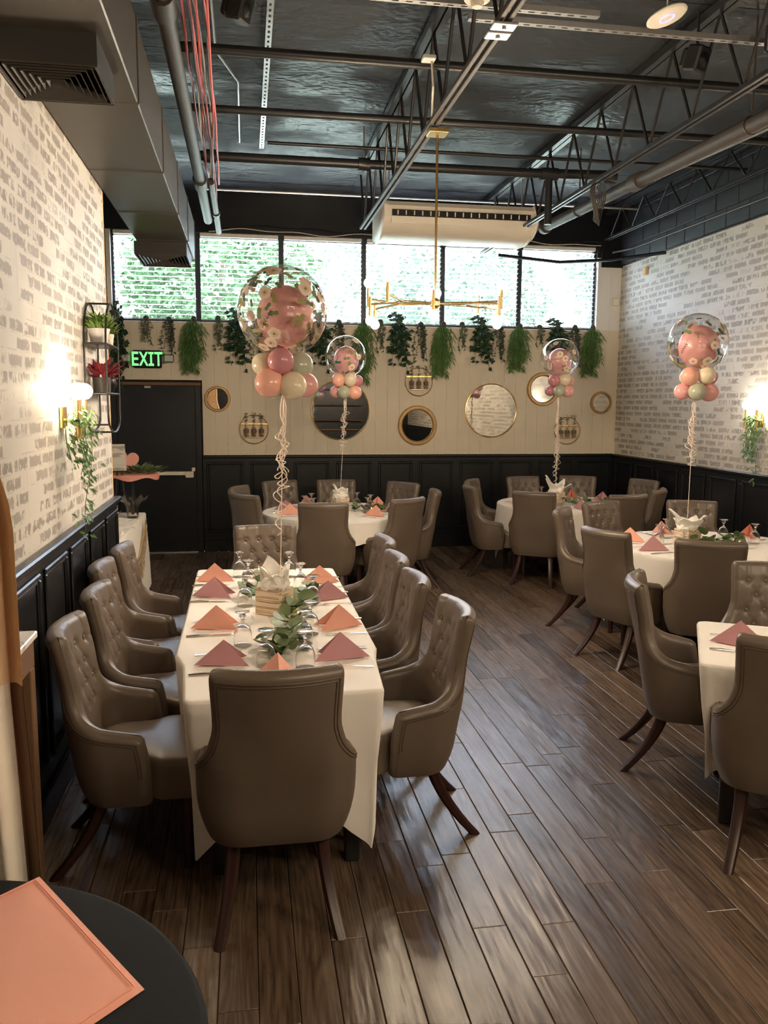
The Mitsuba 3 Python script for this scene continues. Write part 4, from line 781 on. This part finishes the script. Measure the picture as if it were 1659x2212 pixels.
# ---------------------------------------------------------------- mirrors and vases on the back wall
YW = D-.006
def mirror(x, z, r, kind, label):
    k = thing('wall_mirror', label, 'mirror', 'round wall mirrors'); t, w = (.022, .012) if kind == 'thin' else (.03, r*.22)
    M = T().translate([x, YW, z]).rotate([1, 0, 0], 90); g = r-w
    if kind == 'thin': put(k, 'frame', P(fixwind(lathe([(r-.012, 0), (r, 0), (r, .02), (r-.008, .022), (r-.012, .02), (r-.012, 0)], 64)), 'm_gold', 40), M)
    else: put(k, 'frame', P(fixwind(lathe([(g, 0), (r, 0), (r, .018), (r-w*.2, .032), (g+w*.25, .032), (g, .02), (g, 0)], 56)), 'm_goldwood', 40), M)
    put(k, 'glass', P(lathe([(g+.003, .004), (g+.003, .010), (0, .010)], 56), 'm_mirror'), M@T().rotate([1, 0, 0], 0 if kind == 'thin' else 0))
mirror(-.338, 1.876, .156, 'wood', 'small round mirror in a thick gold wood frame beside the door')
mirror(1.164, 1.748, .370, 'thin', 'large round mirror with a thin gold rim behind the left balloons')
mirror(2.146, 1.560, .252, 'wood', 'medium round mirror in a thick gold wood frame, hung lowest on the wall')
mirror(3.111, 1.751, .345, 'thin', 'large round mirror with a thin rim between the hanging plants and right balloons')
mirror(3.800, 2.030, .215, 'wood', 'round mirror in a gold wood frame half hidden by the right balloons')
mirror(4.603, 1.861, .148, 'wood', 'small round mirror in a gold wood frame in the right corner')
def sprig_mesh(seed, n=26, h=.16, w=.05, L=.028):
    r = np.random.default_rng(seed); z = r.uniform(.02, h, n); a = r.uniform(0, 2*PI, n); C = np.c_[r.normal(0, w*.3, n)*z/h, r.normal(0, w*.2, n)*z/h, z]; Dn = np.c_[np.cos(a), .5*np.sin(a), r.uniform(.1, .9, n)]
    return cat_([leaf_quads(C, Dn, r.normal(0, 1, (n, 3))+[0, -1, .5], r.uniform(.6, 1.2, n)*L, r.uniform(.4, .6, n)*L), tube([[0, 0, 0], [0, 0, h*.8]], .0015, 4)])
BOT = P(fixwind(lathe([(0, .0), (.026, 0), (.028, .006), (.028, .095), (.012, .118), (.012, .145), (.0098, .145), (.0098, .117), (.0258, .094), (.0258, .008), (0, .006)], 18)), 'm_glass', 45)
BAND = P(fixwind(lathe([(.0285, .045), (.0305, .045), (.0305, .088), (.0285, .088), (.0285, .045)], 18)), 'm_brown')
for (x, z, lb, sd) in ((.097, 1.511, 'gold ring wall vase with three small bottles, left of the tallest balloons', 81), (2.152, 2.107, 'gold ring wall vase with three bottles just under the hanging plants', 82), (4.136, 1.497, 'gold ring wall vase with three bottles behind the right balloon strings', 83)):
    k = thing('ring_vase', lb, 'wall vase', 'ring vases on the back wall'); yv = D-.045
    put(k, 'ring', P(tube([[x+.175*math.cos(a), yv, z+.175*math.sin(a)] for a in np.linspace(0, 2*PI, 49)], .0045, 6), 'm_gold', 60)); put(k, 'bar', P(box(x-.163, x+.163, yv-.006, yv+.006, z+.055, z+.075, .002), 'm_gold')); put(k, 'bracket', P(box(x-.1, x+.1, yv, D-.004, z-.102, z-.092, .002), 'm_gold'))
    for i in (-1, 0, 1):
        M = at(x+i*.092, yv-.002, z-.088); put(k, 'bottle', BOT, M); put(k, 'band', BAND, M); put(k, 'collar', P(tube([[0, 0, .143], [0, 0, .158]], .016, 12), 'm_gold'), M); put(k, 'sprig', P(sprig_mesh(sd*7+i, 22, .14), 'm_leaf_grey'), M@T().translate([0, 0, .14]))
# ---------------------------------------------------------------- hanging plants along the sill
def strands(n, L, w, seed, leafL, leafW, per, droop=True, spread=.4):
    """n hanging strands of up to L, w wide, with leaves on them"""
    r = np.random.default_rng(seed); C, Dn, N, LL = [], [], [], []; st = []
    for i in range(n):
        a = r.uniform(0, PI); x0 = w*.5*math.cos(a)*r.uniform(.3, 1); l = L*r.uniform(.45, 1) if i else L; t = np.linspace(0, 1, 8); yb = -.02-.045*math.sin(a)*r.uniform(.4, 1)
        px = x0*np.minimum(1, t*3.5)+.014*np.sin(t*7+i); py = yb*np.minimum(1, t*4); pz = .05*np.sin(np.minimum(1, t*4)*PI*.9)*(1-t)-l*t**1.15; st.append(np.c_[px, py, pz])
        for q in range(int(per*l/L)):
            s = r.uniform(.02, 1); c = [np.interp(s, t, v) for v in (px, py, pz)]; b = r.uniform(0, 2*PI); C.append(c); Dn.append([math.cos(b)*spread, -abs(math.sin(b))*spread*.8, -1+spread*r.uniform(-.2, .9)]); N.append([math.sin(b), -1, .2]); LL.append(leafL*r.uniform(.7, 1.2))
    LL = np.array(LL); return leaf_quads(C, Dn, N, LL, LL*leafW/leafL), cat_([tube(q, .0022, 4, False) for q in st])
PL = {}
for kd, n, L, w, ll, lw, per, sp, m_ in (('fern', 26, .56, .27, .095, .013, 46, .6, 'm_leaf_mid'), ('ivy', 12, .55, .21, .078, .050, 20, 1.1, 'm_leaf_dark'), ('bead', 10, .50, .17, .026, .017, 50, 1.6, 'm_leaf_bead'), ('short', 9, .30, .11, .024, .015, 34, 1.2, 'm_leaf_grey')):
    for v in range(2):
        f, s = strands(n, L, w, 90+v+len(kd)*7, ll, lw, per, True, sp); PL[kd, v] = (P(f, m_), P(s, m_))
        if kd == 'ivy': q, _ = strands(7, .12, .16, 190+v, ll, lw, 6, True, 1.4); PL[kd, v] = (P(cat_([f, moved(q, T().rotate([1, 0, 0], 180).translate([0, .03, -.03]))]), m_), PL[kd, v][1])
names_p = dict(fern='feathery bright green hanging fern', ivy='dark broad-leaved hanging ivy', bead='thin-stranded hanging plant with tiny dark leaves', short='short grey green trailing plant')
order = [(-1.47, 'ivy', 2.79-.80, 'in the left corner behind the wall shelf'), (-1.147, 'short', 2.506, 'above the left end of the exit sign'), (-.884, 'bead', 2.375, 'above the right lamp of the exit sign'), (-.597, 'fern', 2.199, 'above the right edge of the door'), (-.314, 'short', 2.411, 'above the small left mirror'), (-.092, 'ivy', 2.232, 'just left of the largest balloon'),
    (.16, 'bead', 2.3, 'behind the left half of the largest balloon'), (.42, 'fern', 2.2, 'behind the middle of the largest balloon'), (.66, 'short', 2.42, 'behind the right edge of the largest balloon'), (.90, 'ivy', 2.234, 'between the largest balloon and the next bouquet'), (1.146, 'bead', 2.293, 'above the back left balloon bouquet'), (1.457, 'fern', 2.1, 'right of the back left balloon bouquet'), (1.66, 'short', 2.413, 'below the left end of the chandelier'), (1.896, 'ivy', 2.234, 'left of the middle ring vase'), (2.172, 'bead', 2.335, 'straight above the middle ring vase'), (2.46, 'fern', 2.184, 'right of the middle ring vase, under the chandelier hub'),
    (2.701, 'short', 2.457, 'below the right half of the chandelier'), (2.958, 'ivy', 2.288, 'above the left part of the right large mirror'), (3.183, 'bead', 2.337, 'above the right part of the right large mirror'), (3.461, 'fern', 2.265, 'left of the back right balloon bouquet'), (3.719, 'short', 2.531, 'above the half hidden mirror'), (3.962, 'ivy', 2.33, 'directly above the back right balloon'), (4.197, 'bead', 2.274, 'right of the back right balloon'), (4.44, 'fern', 2.218, 'last in the row by the right corner')]
LH = dict(fern=.56, ivy=.55, bead=.5, short=.3)
for i, (x, kd, zb, wh) in enumerate(order):
    k = thing('hanging_plant', f'{names_p[kd]} {wh}', 'hanging plant', 'plants hanging along the window sill'); f, s = PL[kd, i % 2]; z0 = 2.795; sc = (z0-zb)/LH[kd]; M = T().translate([x, D-.03, z0]).scale([.75 if i == 0 else 1.05, 1, sc])
    put(k, 'foliage', f, M); put(k, 'stem', s, M); put(k, 'pot', P(ball(.034, (0, -.012, .025), 1, (1, .6, 1)), 'm_leaf_bead', True), M)
# ---------------------------------------------------------------- sconces
def sconce(wx, y, z, s, label, plabel, seed):
    k = thing('wall_sconce', label, 'wall lamp', 'wall sconces'); q = lambda d: wx+s*d
    put(k, 'backplate', P(box(min(q(.002), q(.02)), max(q(.002), q(.02)), y-.05, y+.05, z-.09, z+.02, .004), 'm_gold'))
    for e in (-1, 1):
        put(k, 'arm', P(tube([[q(.02), y, z-.05], [q(.10), y+e*.085, z-.05]], .007, 8), 'm_gold', 40)); put(k, 'tube', P(tube([[q(.10), y+e*.085, z-.14], [q(.10), y+e*.085, z+.05]], .013, 12), 'm_gold', 40)); put(k, 'ring', P(tube([[q(.10), y+e*.085, z-.056], [q(.10), y+e*.085, z-.044]], .017, 12), 'm_blackmetal', 40))
        key = num(k+'__bulb'); scene[key] = {'type': 'sphere', 'center': [float(q(.10)), float(y+e*.085), float(z+.095)], 'radius': 0.042, 'emitter': {'type': 'area', 'radiance': rgb(*[v*.4 for v in BULB])}}
    r = np.random.default_rng(seed); g = thing('hanging_ivy', plabel, 'hanging plant', 'ivy under the sconces'); C, Dn, N = [], [], []; st = []
    for i in range(9):
        l = r.uniform(.2, .45) if i else .62; x0 = r.uniform(.03, .13); y0 = y+r.uniform(-.10, .10); t = np.linspace(0, 1, 9); pts = np.c_[q(x0+.02*np.sin(t*5+i)), y0+.03*np.sin(t*6+i*2), z-.02+.05*np.sin(np.minimum(1, 3*t)*PI*.8)-l*t]; st.append(tube(pts, .002, 4, False))
        for j in range(int(75*l)):
            c = pts[r.integers(0, 9)]+r.normal(0, .018, 3); c[0] = q(max(.012, abs(c[0]-wx))); b = r.uniform(0, 2*PI); C.append(c); Dn.append([.6*s*abs(math.cos(b)), math.sin(b), -r.uniform(.2, 1)]); N.append([s*.8, -.6, .6])
    put(g, 'foliage', P(leaf_quads(C, Dn, N, r.uniform(.035, .055, len(C)), r.uniform(.018, .026, len(C))), 'm_leaf_mid')); put(g, 'stem', P(cat_(st), 'm_leaf_mid'))
sconce(XL, 4.40, 1.80, 1, 'gold two-globe wall sconce glowing on the left brick wall', 'green ivy trailing from the sconce on the left brick wall', 101)
sconce(XR, 7.23, 1.75, -1, 'gold two-globe wall sconce on the right brick wall at the picture edge', 'green ivy trailing from the sconce on the right brick wall', 102)
# ---------------------------------------------------------------- oval wall shelf on the left wall
k = thing('wall_shelf', 'black metal oval wall shelf with two boards on the left brick wall', 'shelf'); y0, y1 = 5.03, 5.49; ym = (y0+y1)/2; hw = (y1-y0)/2; zt, zb_ = 2.42, 1.66
def stadium(x):
    p = [[x, ym-hw*math.cos(a), zt-.24+.24*math.sin(a)] for a in np.linspace(0, PI, 15)]+[[x, ym+hw*math.cos(a), zb_+.10-.10*math.sin(a)] for a in np.linspace(0, PI, 11)]; return p+[p[0]]
for x in (XL+.010, XL+.13): put(k, 'arch', P(tube(stadium(x), .006, 6), 'm_blackmetal', 60))
for yy, zz in ((ym, zt), (ym, zb_), (y0+.02, zb_+.05)): put(k, 'rod', P(tube([[XL+.012, yy, zz], [XL+.13, yy, zz]], .006, 6), 'm_blackmetal'))
for z in (2.18, 1.895): put(k, 'board', P(box(XL+.006, XL+.135, y0, y1, z-.012, z, .003), 'm_blackmetal'))
def bush(n, h, w, L, seed, W=.4, upw=.7):
    r = np.random.default_rng(seed); a = r.uniform(0, 2*PI, n); rr = w*np.sqrt(r.uniform(0, 1, n)); C = np.c_[rr*np.cos(a)*.7, rr*np.sin(a)*.7, r.uniform(0, h*.6, n)*(1-rr/w*.3)]; Dn = np.c_[np.cos(a), np.sin(a), r.uniform(.1, 1.6, n)*upw]
    LL = r.uniform(.7, 1.3, n)*L; return leaf_quads(C, Dn, np.c_[-np.cos(a), -np.sin(a), np.ones(n)], LL, LL*W)
k = thing('potted_fern', 'bushy lime green plant in a white pot on the top shelf board', 'potted plant'); M = at(XL+.072, 5.17, 2.181)
put(k, 'pot', P(fixwind(lathe([(0, 0), (.045, 0), (.065, .085), (.058, .085), (.04, .01), (0, .01)], 18)), 'm_white', 40), M); put(k, 'foliage', P(bush(170, .13, .075, .075, 111, .28), 'm_leaf_lime'), M@T().translate([0, 0, .07]))
k = thing('potted_fern', 'smaller lime green plant in a pale pot, far end of the top shelf', 'potted plant'); M = at(XL+.078, 5.38, 2.181)
put(k, 'pot', P(fixwind(lathe([(0, 0), (.04, 0), (.05, .07), (.044, .07), (.036, .01), (0, .01)], 18)), 'm_plastic', 40), M); put(k, 'foliage', P(bush(120, .11, .06, .06, 112, .28), 'm_leaf_lime'), M@T().translate([0, 0, .055]))
k = thing('red_plant', 'red-leaved plant in a grey pot on the lower shelf board', 'potted plant'); M = at(XL+.072, 5.21, 1.896)
put(k, 'pot', P(fixwind(lathe([(0, 0), (.05, 0), (.054, .09), (.048, .09), (.044, .01), (0, .01)], 18)), 'm_pipe', 40), M); put(k, 'foliage', P(bush(60, .13, .07, .10, 113, .36), 'm_leaf_red'), M@T().translate([0, 0, .07]))
k = thing('round_vase', 'shiny black round vase on the lower shelf board', 'vase'); put(k, 'body', P(fixwind(lathe([(0, 0), (.03, 0), (.056, .045), (.05, .085), (.02, .105), (.022, .12), (.015, .12), (0, .1)], 22)), 'm_black', 45), at(XL+.075, 5.40, 1.896))
# ---------------------------------------------------------------- small wall fittings
k = thing('motion_sensor', 'small tan sensor box high on the right brick wall', 'sensor'); put(k, 'body', P(box(XR-.035, XR-.001, 9.66, 9.74, 3.40, 3.49, .006), 'm_tan'))
k = thing('wall_box', 'small white box on the back wall in the right corner', 'wall box'); put(k, 'body', P(box(4.70, 4.79, D-.045, D-.005, 3.10, 3.20, .008), 'm_plastic'))
# ---------------------------------------------------------------- gift table in the alcove
k = thing('gift_table', 'long table under a white cloth in the alcove by the door', 'table', 'dining tables')
put(k, 'tabletop', P(box(-1.60, -1.0, 6.75, 8.42, TZ-.03, TZ-.008), 'm_brown'))
for (x, y) in ((-1.5, 6.85), (-1.1, 6.85), (-1.5, 8.3), (-1.1, 8.3)): put(k, 'leg', P(box(x-.02, x+.02, y-.02, y+.02, 0, TZ-.03), 'm_blackmetal'))
one('tablecloth', P(cloth([(-1.62, 6.72), (-1.0, 6.72), (-1.0, 8.46), (-1.62, 8.46)], lambda p: np.full(len(p), .04), wave=.016, k=40, seed=16, flare=.03), 'm_linen', 40), 'white cloth reaching the floor on the gift table by the door', 'tablecloth', group='white tablecloths')
k = thing('bead_swag', 'gold beaded fringe swag hanging on the side of the gift table', 'swag'); r = np.random.default_rng(121); C = []; Dn = []
for yy in np.linspace(6.78, 8.1, 60):
    sag = .05+.26*math.sin(PI*(yy-6.78)/1.32); L = .12+.10*math.sin(PI*(yy-6.78)/1.32)
    for j in range(7): C.append([-.958+r.uniform(-.006, .004), yy+r.normal(0, .008), TZ-sag-j*L/6]); Dn.append([.15, r.normal(0, .25), -1])
put(k, 'fringe', P(leaf_quads(C, Dn, np.tile([1, 0, .1], (len(C), 1)), .05, .02), 'm_burlap'), kind='stuff')
put(k, 'cord', P(tube([[-.958, yy, TZ-.04-.26*math.sin(PI*(yy-6.78)/1.32)] for yy in np.linspace(6.75, 8.13, 20)], .006, 5), 'm_gold', 60))
k = thing('glass_vase', 'frilly clear crystal vase on the gift table', 'vase'); M = at(-1.07, 8.05, TZ+.002)
n = 48; rings = []
for rr, z, am in ((.05, 0, 0), (.055, .02, 0), (.055, .10, .002), (.07, .15, .012), (.12, .19, .03), (.115, .192, .03), (.066, .154, .012), (.050, .10, .002), (.050, .012, 0)):
    th = np.arange(n)*2*PI/n; q = rr+am*np.cos(6*th); rings.append(np.c_[q*np.cos(th), q*np.sin(th), z+am*.8*np.cos(12*th)])
put(k, 'body', P(fixwind(loft(rings)), 'm_glass', 50), M)
k = thing('paper_pile', 'pile of cream papers spread on the gift table', 'papers')
for i in range(5): put(k, 'sheet', P(sheet([(-.11, -.15), (.11, -.15), (.11, .15), (-.11, .15)], 0, .002, 6), 'm_tissue'), T().translate([-1.12-.02*i, 7.45+.09*i, TZ+.002+.005*i]).rotate([0, 0, 1], 20*i-35))
k = thing('card_stack', 'stack of folded cards at the near end of the gift table', 'cards')
for i in range(6): put(k, 'card', P(box(-.07, .07, -.05, .05, .002+i*.009, .009+i*.009, .001), 'm_tissue'), at(-1.09, 7.03, TZ+.001, -8+5*i))
k = thing('plush_cow', 'small black, white and pink plush toy on the gift table', 'toy'); M = at(-1.13, 6.93, TZ+.002)
put(k, 'body', P(ball(.06, (0, 0, .06), 2, (.9, 1, 1)), 'm_white', True), M); put(k, 'patch', P(cat_([ball(.032, (.03, -.02, .085), 2), ball(.03, (-.02, -.035, .05), 2)]), 'm_black', True), M); put(k, 'head', P(ball(.042, (.03, -.03, .135), 2), 'm_black', True), M); put(k, 'muzzle', P(ball(.028, (.05, -.055, .12), 2, (1, 1, .7)), 'm_b_pink', True), M); put(k, 'foot', P(cat_([ball(.02, (.04, -.04, .015), 1), ball(.02, (.04, .04, .015), 1)]), 'm_white', True), M)
k = thing('yellow_gift', 'yellow tissue gift leaning on the gift table', 'gift'); put(k, 'wrap', P(bush(14, .1, .03, .13, 122, .5, 2), 'm_burlap'), at(-1.2, 7.62, TZ+.02)); put(k, 'bag', P(box(-.06, .06, -.03, .03, 0, .12, .004), 'm_wax'), at(-1.2, 7.62, TZ+.002))
k = thing('display_stand', 'pink draped round display stand against the door', 'stand'); M = at(-1.17, 8.9, 0)
put(k, 'pole', P(fixwind(lathe([(0, 0), (.16, 0), (.16, .015), (.02, .03), (.016, 1.03), (0, 1.03)], 16)), 'm_blackmetal', 40), M)
t = np.linspace(0, 2*PI, 49)[:-1]
put(k, 'tray', P(moved(cloth(np.c_[.26*np.cos(t), .26*np.sin(t)], lambda p: 1.055+.016*np.sin(5*np.arctan2(p[:, 1], p[:, 0])), z=1.10, wave=.008, k=9, seed=17, flare=.01, dense=120, rows=6), M), 'm_heart', 40))
k = thing('heart_sign', 'pink heart standing among leaves on the display stand', 'heart'); a = np.linspace(0, 2*PI, 60)[:-1]
hp = Polygon(np.c_[16*np.sin(a)**3, 13*np.cos(a)-5*np.cos(2*a)-2*np.cos(3*a)-np.cos(4*a)]*.0078)
put(k, 'heart', P(trimesh.creation.extrude_polygon(hp, .018, engine='earcut'), 'm_heart'), T().translate([-1.23, 8.9, 1.235]).rotate([0, 0, 1], 25).rotate([1, 0, 0], 88).rotate([0, 0, 1], -12))
k = thing('leaf_spray', 'spray of green leaves lying on the pink display stand', 'leaf spray'); q = bush(190, .10, .22, .085, 123, .5, .6); put(k, 'foliage', P(q, 'm_leaf_euc'), T().translate([-1.08, 8.88, 1.10]).scale([1.25, .8, 1]))
k = thing('welcome_board', 'patterned cream paper board behind the end of the left brick wall', 'sign'); put(k, 'board', P(box(-.08, .08, -.008, .008, 0, .27, .003), 'm_brick'), T().translate([-1.27, 8.62, 1.15]).rotate([0, 0, 1], 20).rotate([1, 0, 0], -10)); put(k, 'easel', P(cat_([tube([[-1.27+s*.12, 8.66, 0], [-1.27, 8.69, 1.38]], .009, 6) for s in (-1, 1)]), 'm_blackmetal'))
# ---------------------------------------------------------------- console and curtain at the left edge
k = thing('console_table', 'narrow dark console with a marble top against the left wall', 'console'); x0, x1, y0, y1 = XL+.062, -.765, 2.45, 3.06
put(k, 'top', P(box(XL+.058, -.755, y0, y1+.02, 1.0, 1.025, .004), 'm_marble'), label='pale veined marble top'); put(k, 'apron', P(box(x0, x1, y0, y1, .90, 1.0, .003), 'm_brown'))
for yy in (y0, y1-.06): put(k, 'leg', P(box(x0, x1, yy, yy+.06, 0, .90, .004), 'm_brown'))
put(k, 'shelf', P(box(x0, x1-.01, y0+.06, y1-.06, .18, .21, .003), 'm_brown'))
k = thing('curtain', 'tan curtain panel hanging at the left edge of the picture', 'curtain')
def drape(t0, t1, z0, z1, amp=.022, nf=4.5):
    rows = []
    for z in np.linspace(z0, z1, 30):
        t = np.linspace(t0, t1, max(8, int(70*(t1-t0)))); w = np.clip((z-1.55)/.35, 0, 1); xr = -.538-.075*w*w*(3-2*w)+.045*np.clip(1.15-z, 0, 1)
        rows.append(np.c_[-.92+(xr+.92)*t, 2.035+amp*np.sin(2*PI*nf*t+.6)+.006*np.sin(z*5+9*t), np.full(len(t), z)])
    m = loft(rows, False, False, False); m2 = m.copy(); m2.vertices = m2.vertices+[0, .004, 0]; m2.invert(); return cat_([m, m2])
put(k, 'drape', P(drape(0, 1, 1.17, 3.0), 'm_tan', 50)); put(k, 'lower_drape', P(drape(0, .905, .03, 1.17), 'm_plastic', 50), label='paler lower half of the curtain'); put(k, 'shadow_edge', P(drape(.905, 1, .03, 1.17), 'm_brown', 50), label='lower edge of the curtain with its shadow painted dark brown')  # brown strip paints the shadow lying on the lower right edge of the drape
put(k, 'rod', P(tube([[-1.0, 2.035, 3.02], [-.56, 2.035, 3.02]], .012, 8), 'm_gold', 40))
# ---------------------------------------------------------------- back of the room, seen in the mirrors
k = thing('bar_counter', 'dark bar counter at the rear of the room', 'bar'); put(k, 'front', P(box(.2, 3.6, -3.0, -2.9, 0, 1.05, .006), 'm_black')); put(k, 'top', P(box(.15, 3.65, -3.1, -2.8, 1.05, 1.09, .006), 'm_brown'))
k = thing('bar_shelf', 'dark shelf unit behind the bar', 'shelf')
for z in (1.3, 1.75, 2.2): put(k, 'board', P(box(.3, 3.4, -3.98, -3.7, z, z+.03, .003), 'm_brown'))
k = thing('grid_shelf', 'black wire grid shelf on the right brick wall near the photographer', 'shelf')
for yy in (.2, .62, 1.04, 1.46): put(k, 'upright', P(tube([[XR-.02, yy, 1.35], [XR-.02, yy, 2.75]], .008, 6), 'm_blackmetal'))
for zz in (1.35, 1.80, 2.25, 2.70): put(k, 'shelf', P(box(XR-.2, XR-.012, .2, 1.46, zz, zz+.012, .003), 'm_blackmetal'))
for i, (yy, zz) in enumerate(((.4, 1.812), (1.2, 2.262), (.9, 1.362))):
    g = thing('potted_fern', f'small green plant in a white pot on the black grid shelf, {["middle", "upper", "lower"][i]} board', 'potted plant'); M = at(XR-.1, yy, zz+.001); put(g, 'pot', P(box(-.05, .05, -.05, .05, 0, .09, .006), 'm_white'), M); put(g, 'foliage', P(bush(60, .1, .06, .09, 130+i, .3), 'm_leaf_mid'), M@T().translate([0, 0, .08]))
# ---------------------------------------------------------------- outside
struct('ground_outside', P(box(-40, 50, D+.4, 80, -.6, -.5), 'm_lawn'))
def tree(x, y, h, r_, n, seed, m_, label):
    k = thing('tree', label, 'tree', 'trees outside the windows'); r = np.random.default_rng(seed); n = int(n*1.8); d = r.normal(0, 1, (n, 3)); d /= np.linalg.norm(d, axis=1)[:, None]; q = d*(r.uniform(.35, 1, n)**.5)[:, None]*[r_, r_, r_*.85]
    keep = meshkit.fbm(q*1.1+seed*3.1, 2, seed) > .48; q = q[keep]; C = q+[x, y, h]; n = len(C); Dn = r.normal(0, 1, (n, 3))+[0, 0, -.3]; put(k, 'crown', P(leaf_quads(C, Dn, r.normal(0, 1, (n, 3)), r.uniform(.11, .24, n), r.uniform(.07, .14, n)), m_))
    put(k, 'trunk', P(tube([[x, y, -.5], [x+.1, y, h*.5], [x, y, h+r_*.4]], [.16, .12, .04], 8), 'm_bark', 50))
    for i in range(6): a = i*1.05+seed; put(k, 'branch', P(tube([[x, y, h-.6+.2*i], [x+.6*r_*math.cos(a), y+.6*r_*math.sin(a), h+.25*i]], [.05, .015], 5), 'm_bark'))
for i, (x, y, h, r_, n, m_, lb) in enumerate(((-4.3, 17.5, 4.4, 1.9, 4200, 'm_tree', 'green tree outside the window above the door'), (-.5, 18.5, 4.6, 2.1, 5200, 'm_tree', 'dense green tree outside, left of the largest balloon'), (2.3, 23, 4.9, 2.0, 1600, 'm_tree2', 'thin pale tree outside behind the largest balloon'), (4.6, 19.5, 4.5, 1.8, 2600, 'm_tree2', 'pale tree outside the window left of the chandelier rod'), (6.9, 23, 4.8, 1.75, 2400, 'm_tree2', 'green tree outside the window right of the chandelier rod'), (10.2, 21.5, 5.2, 1.8, 2600, 'm_tree2', 'pale tree outside the right end window'), (-8.5, 22, 5, 2.0, 2500, 'm_tree2', 'pale tree outside, at the far left'))):
    tree(x, y, h, r_, n, 140+i, m_, lb)
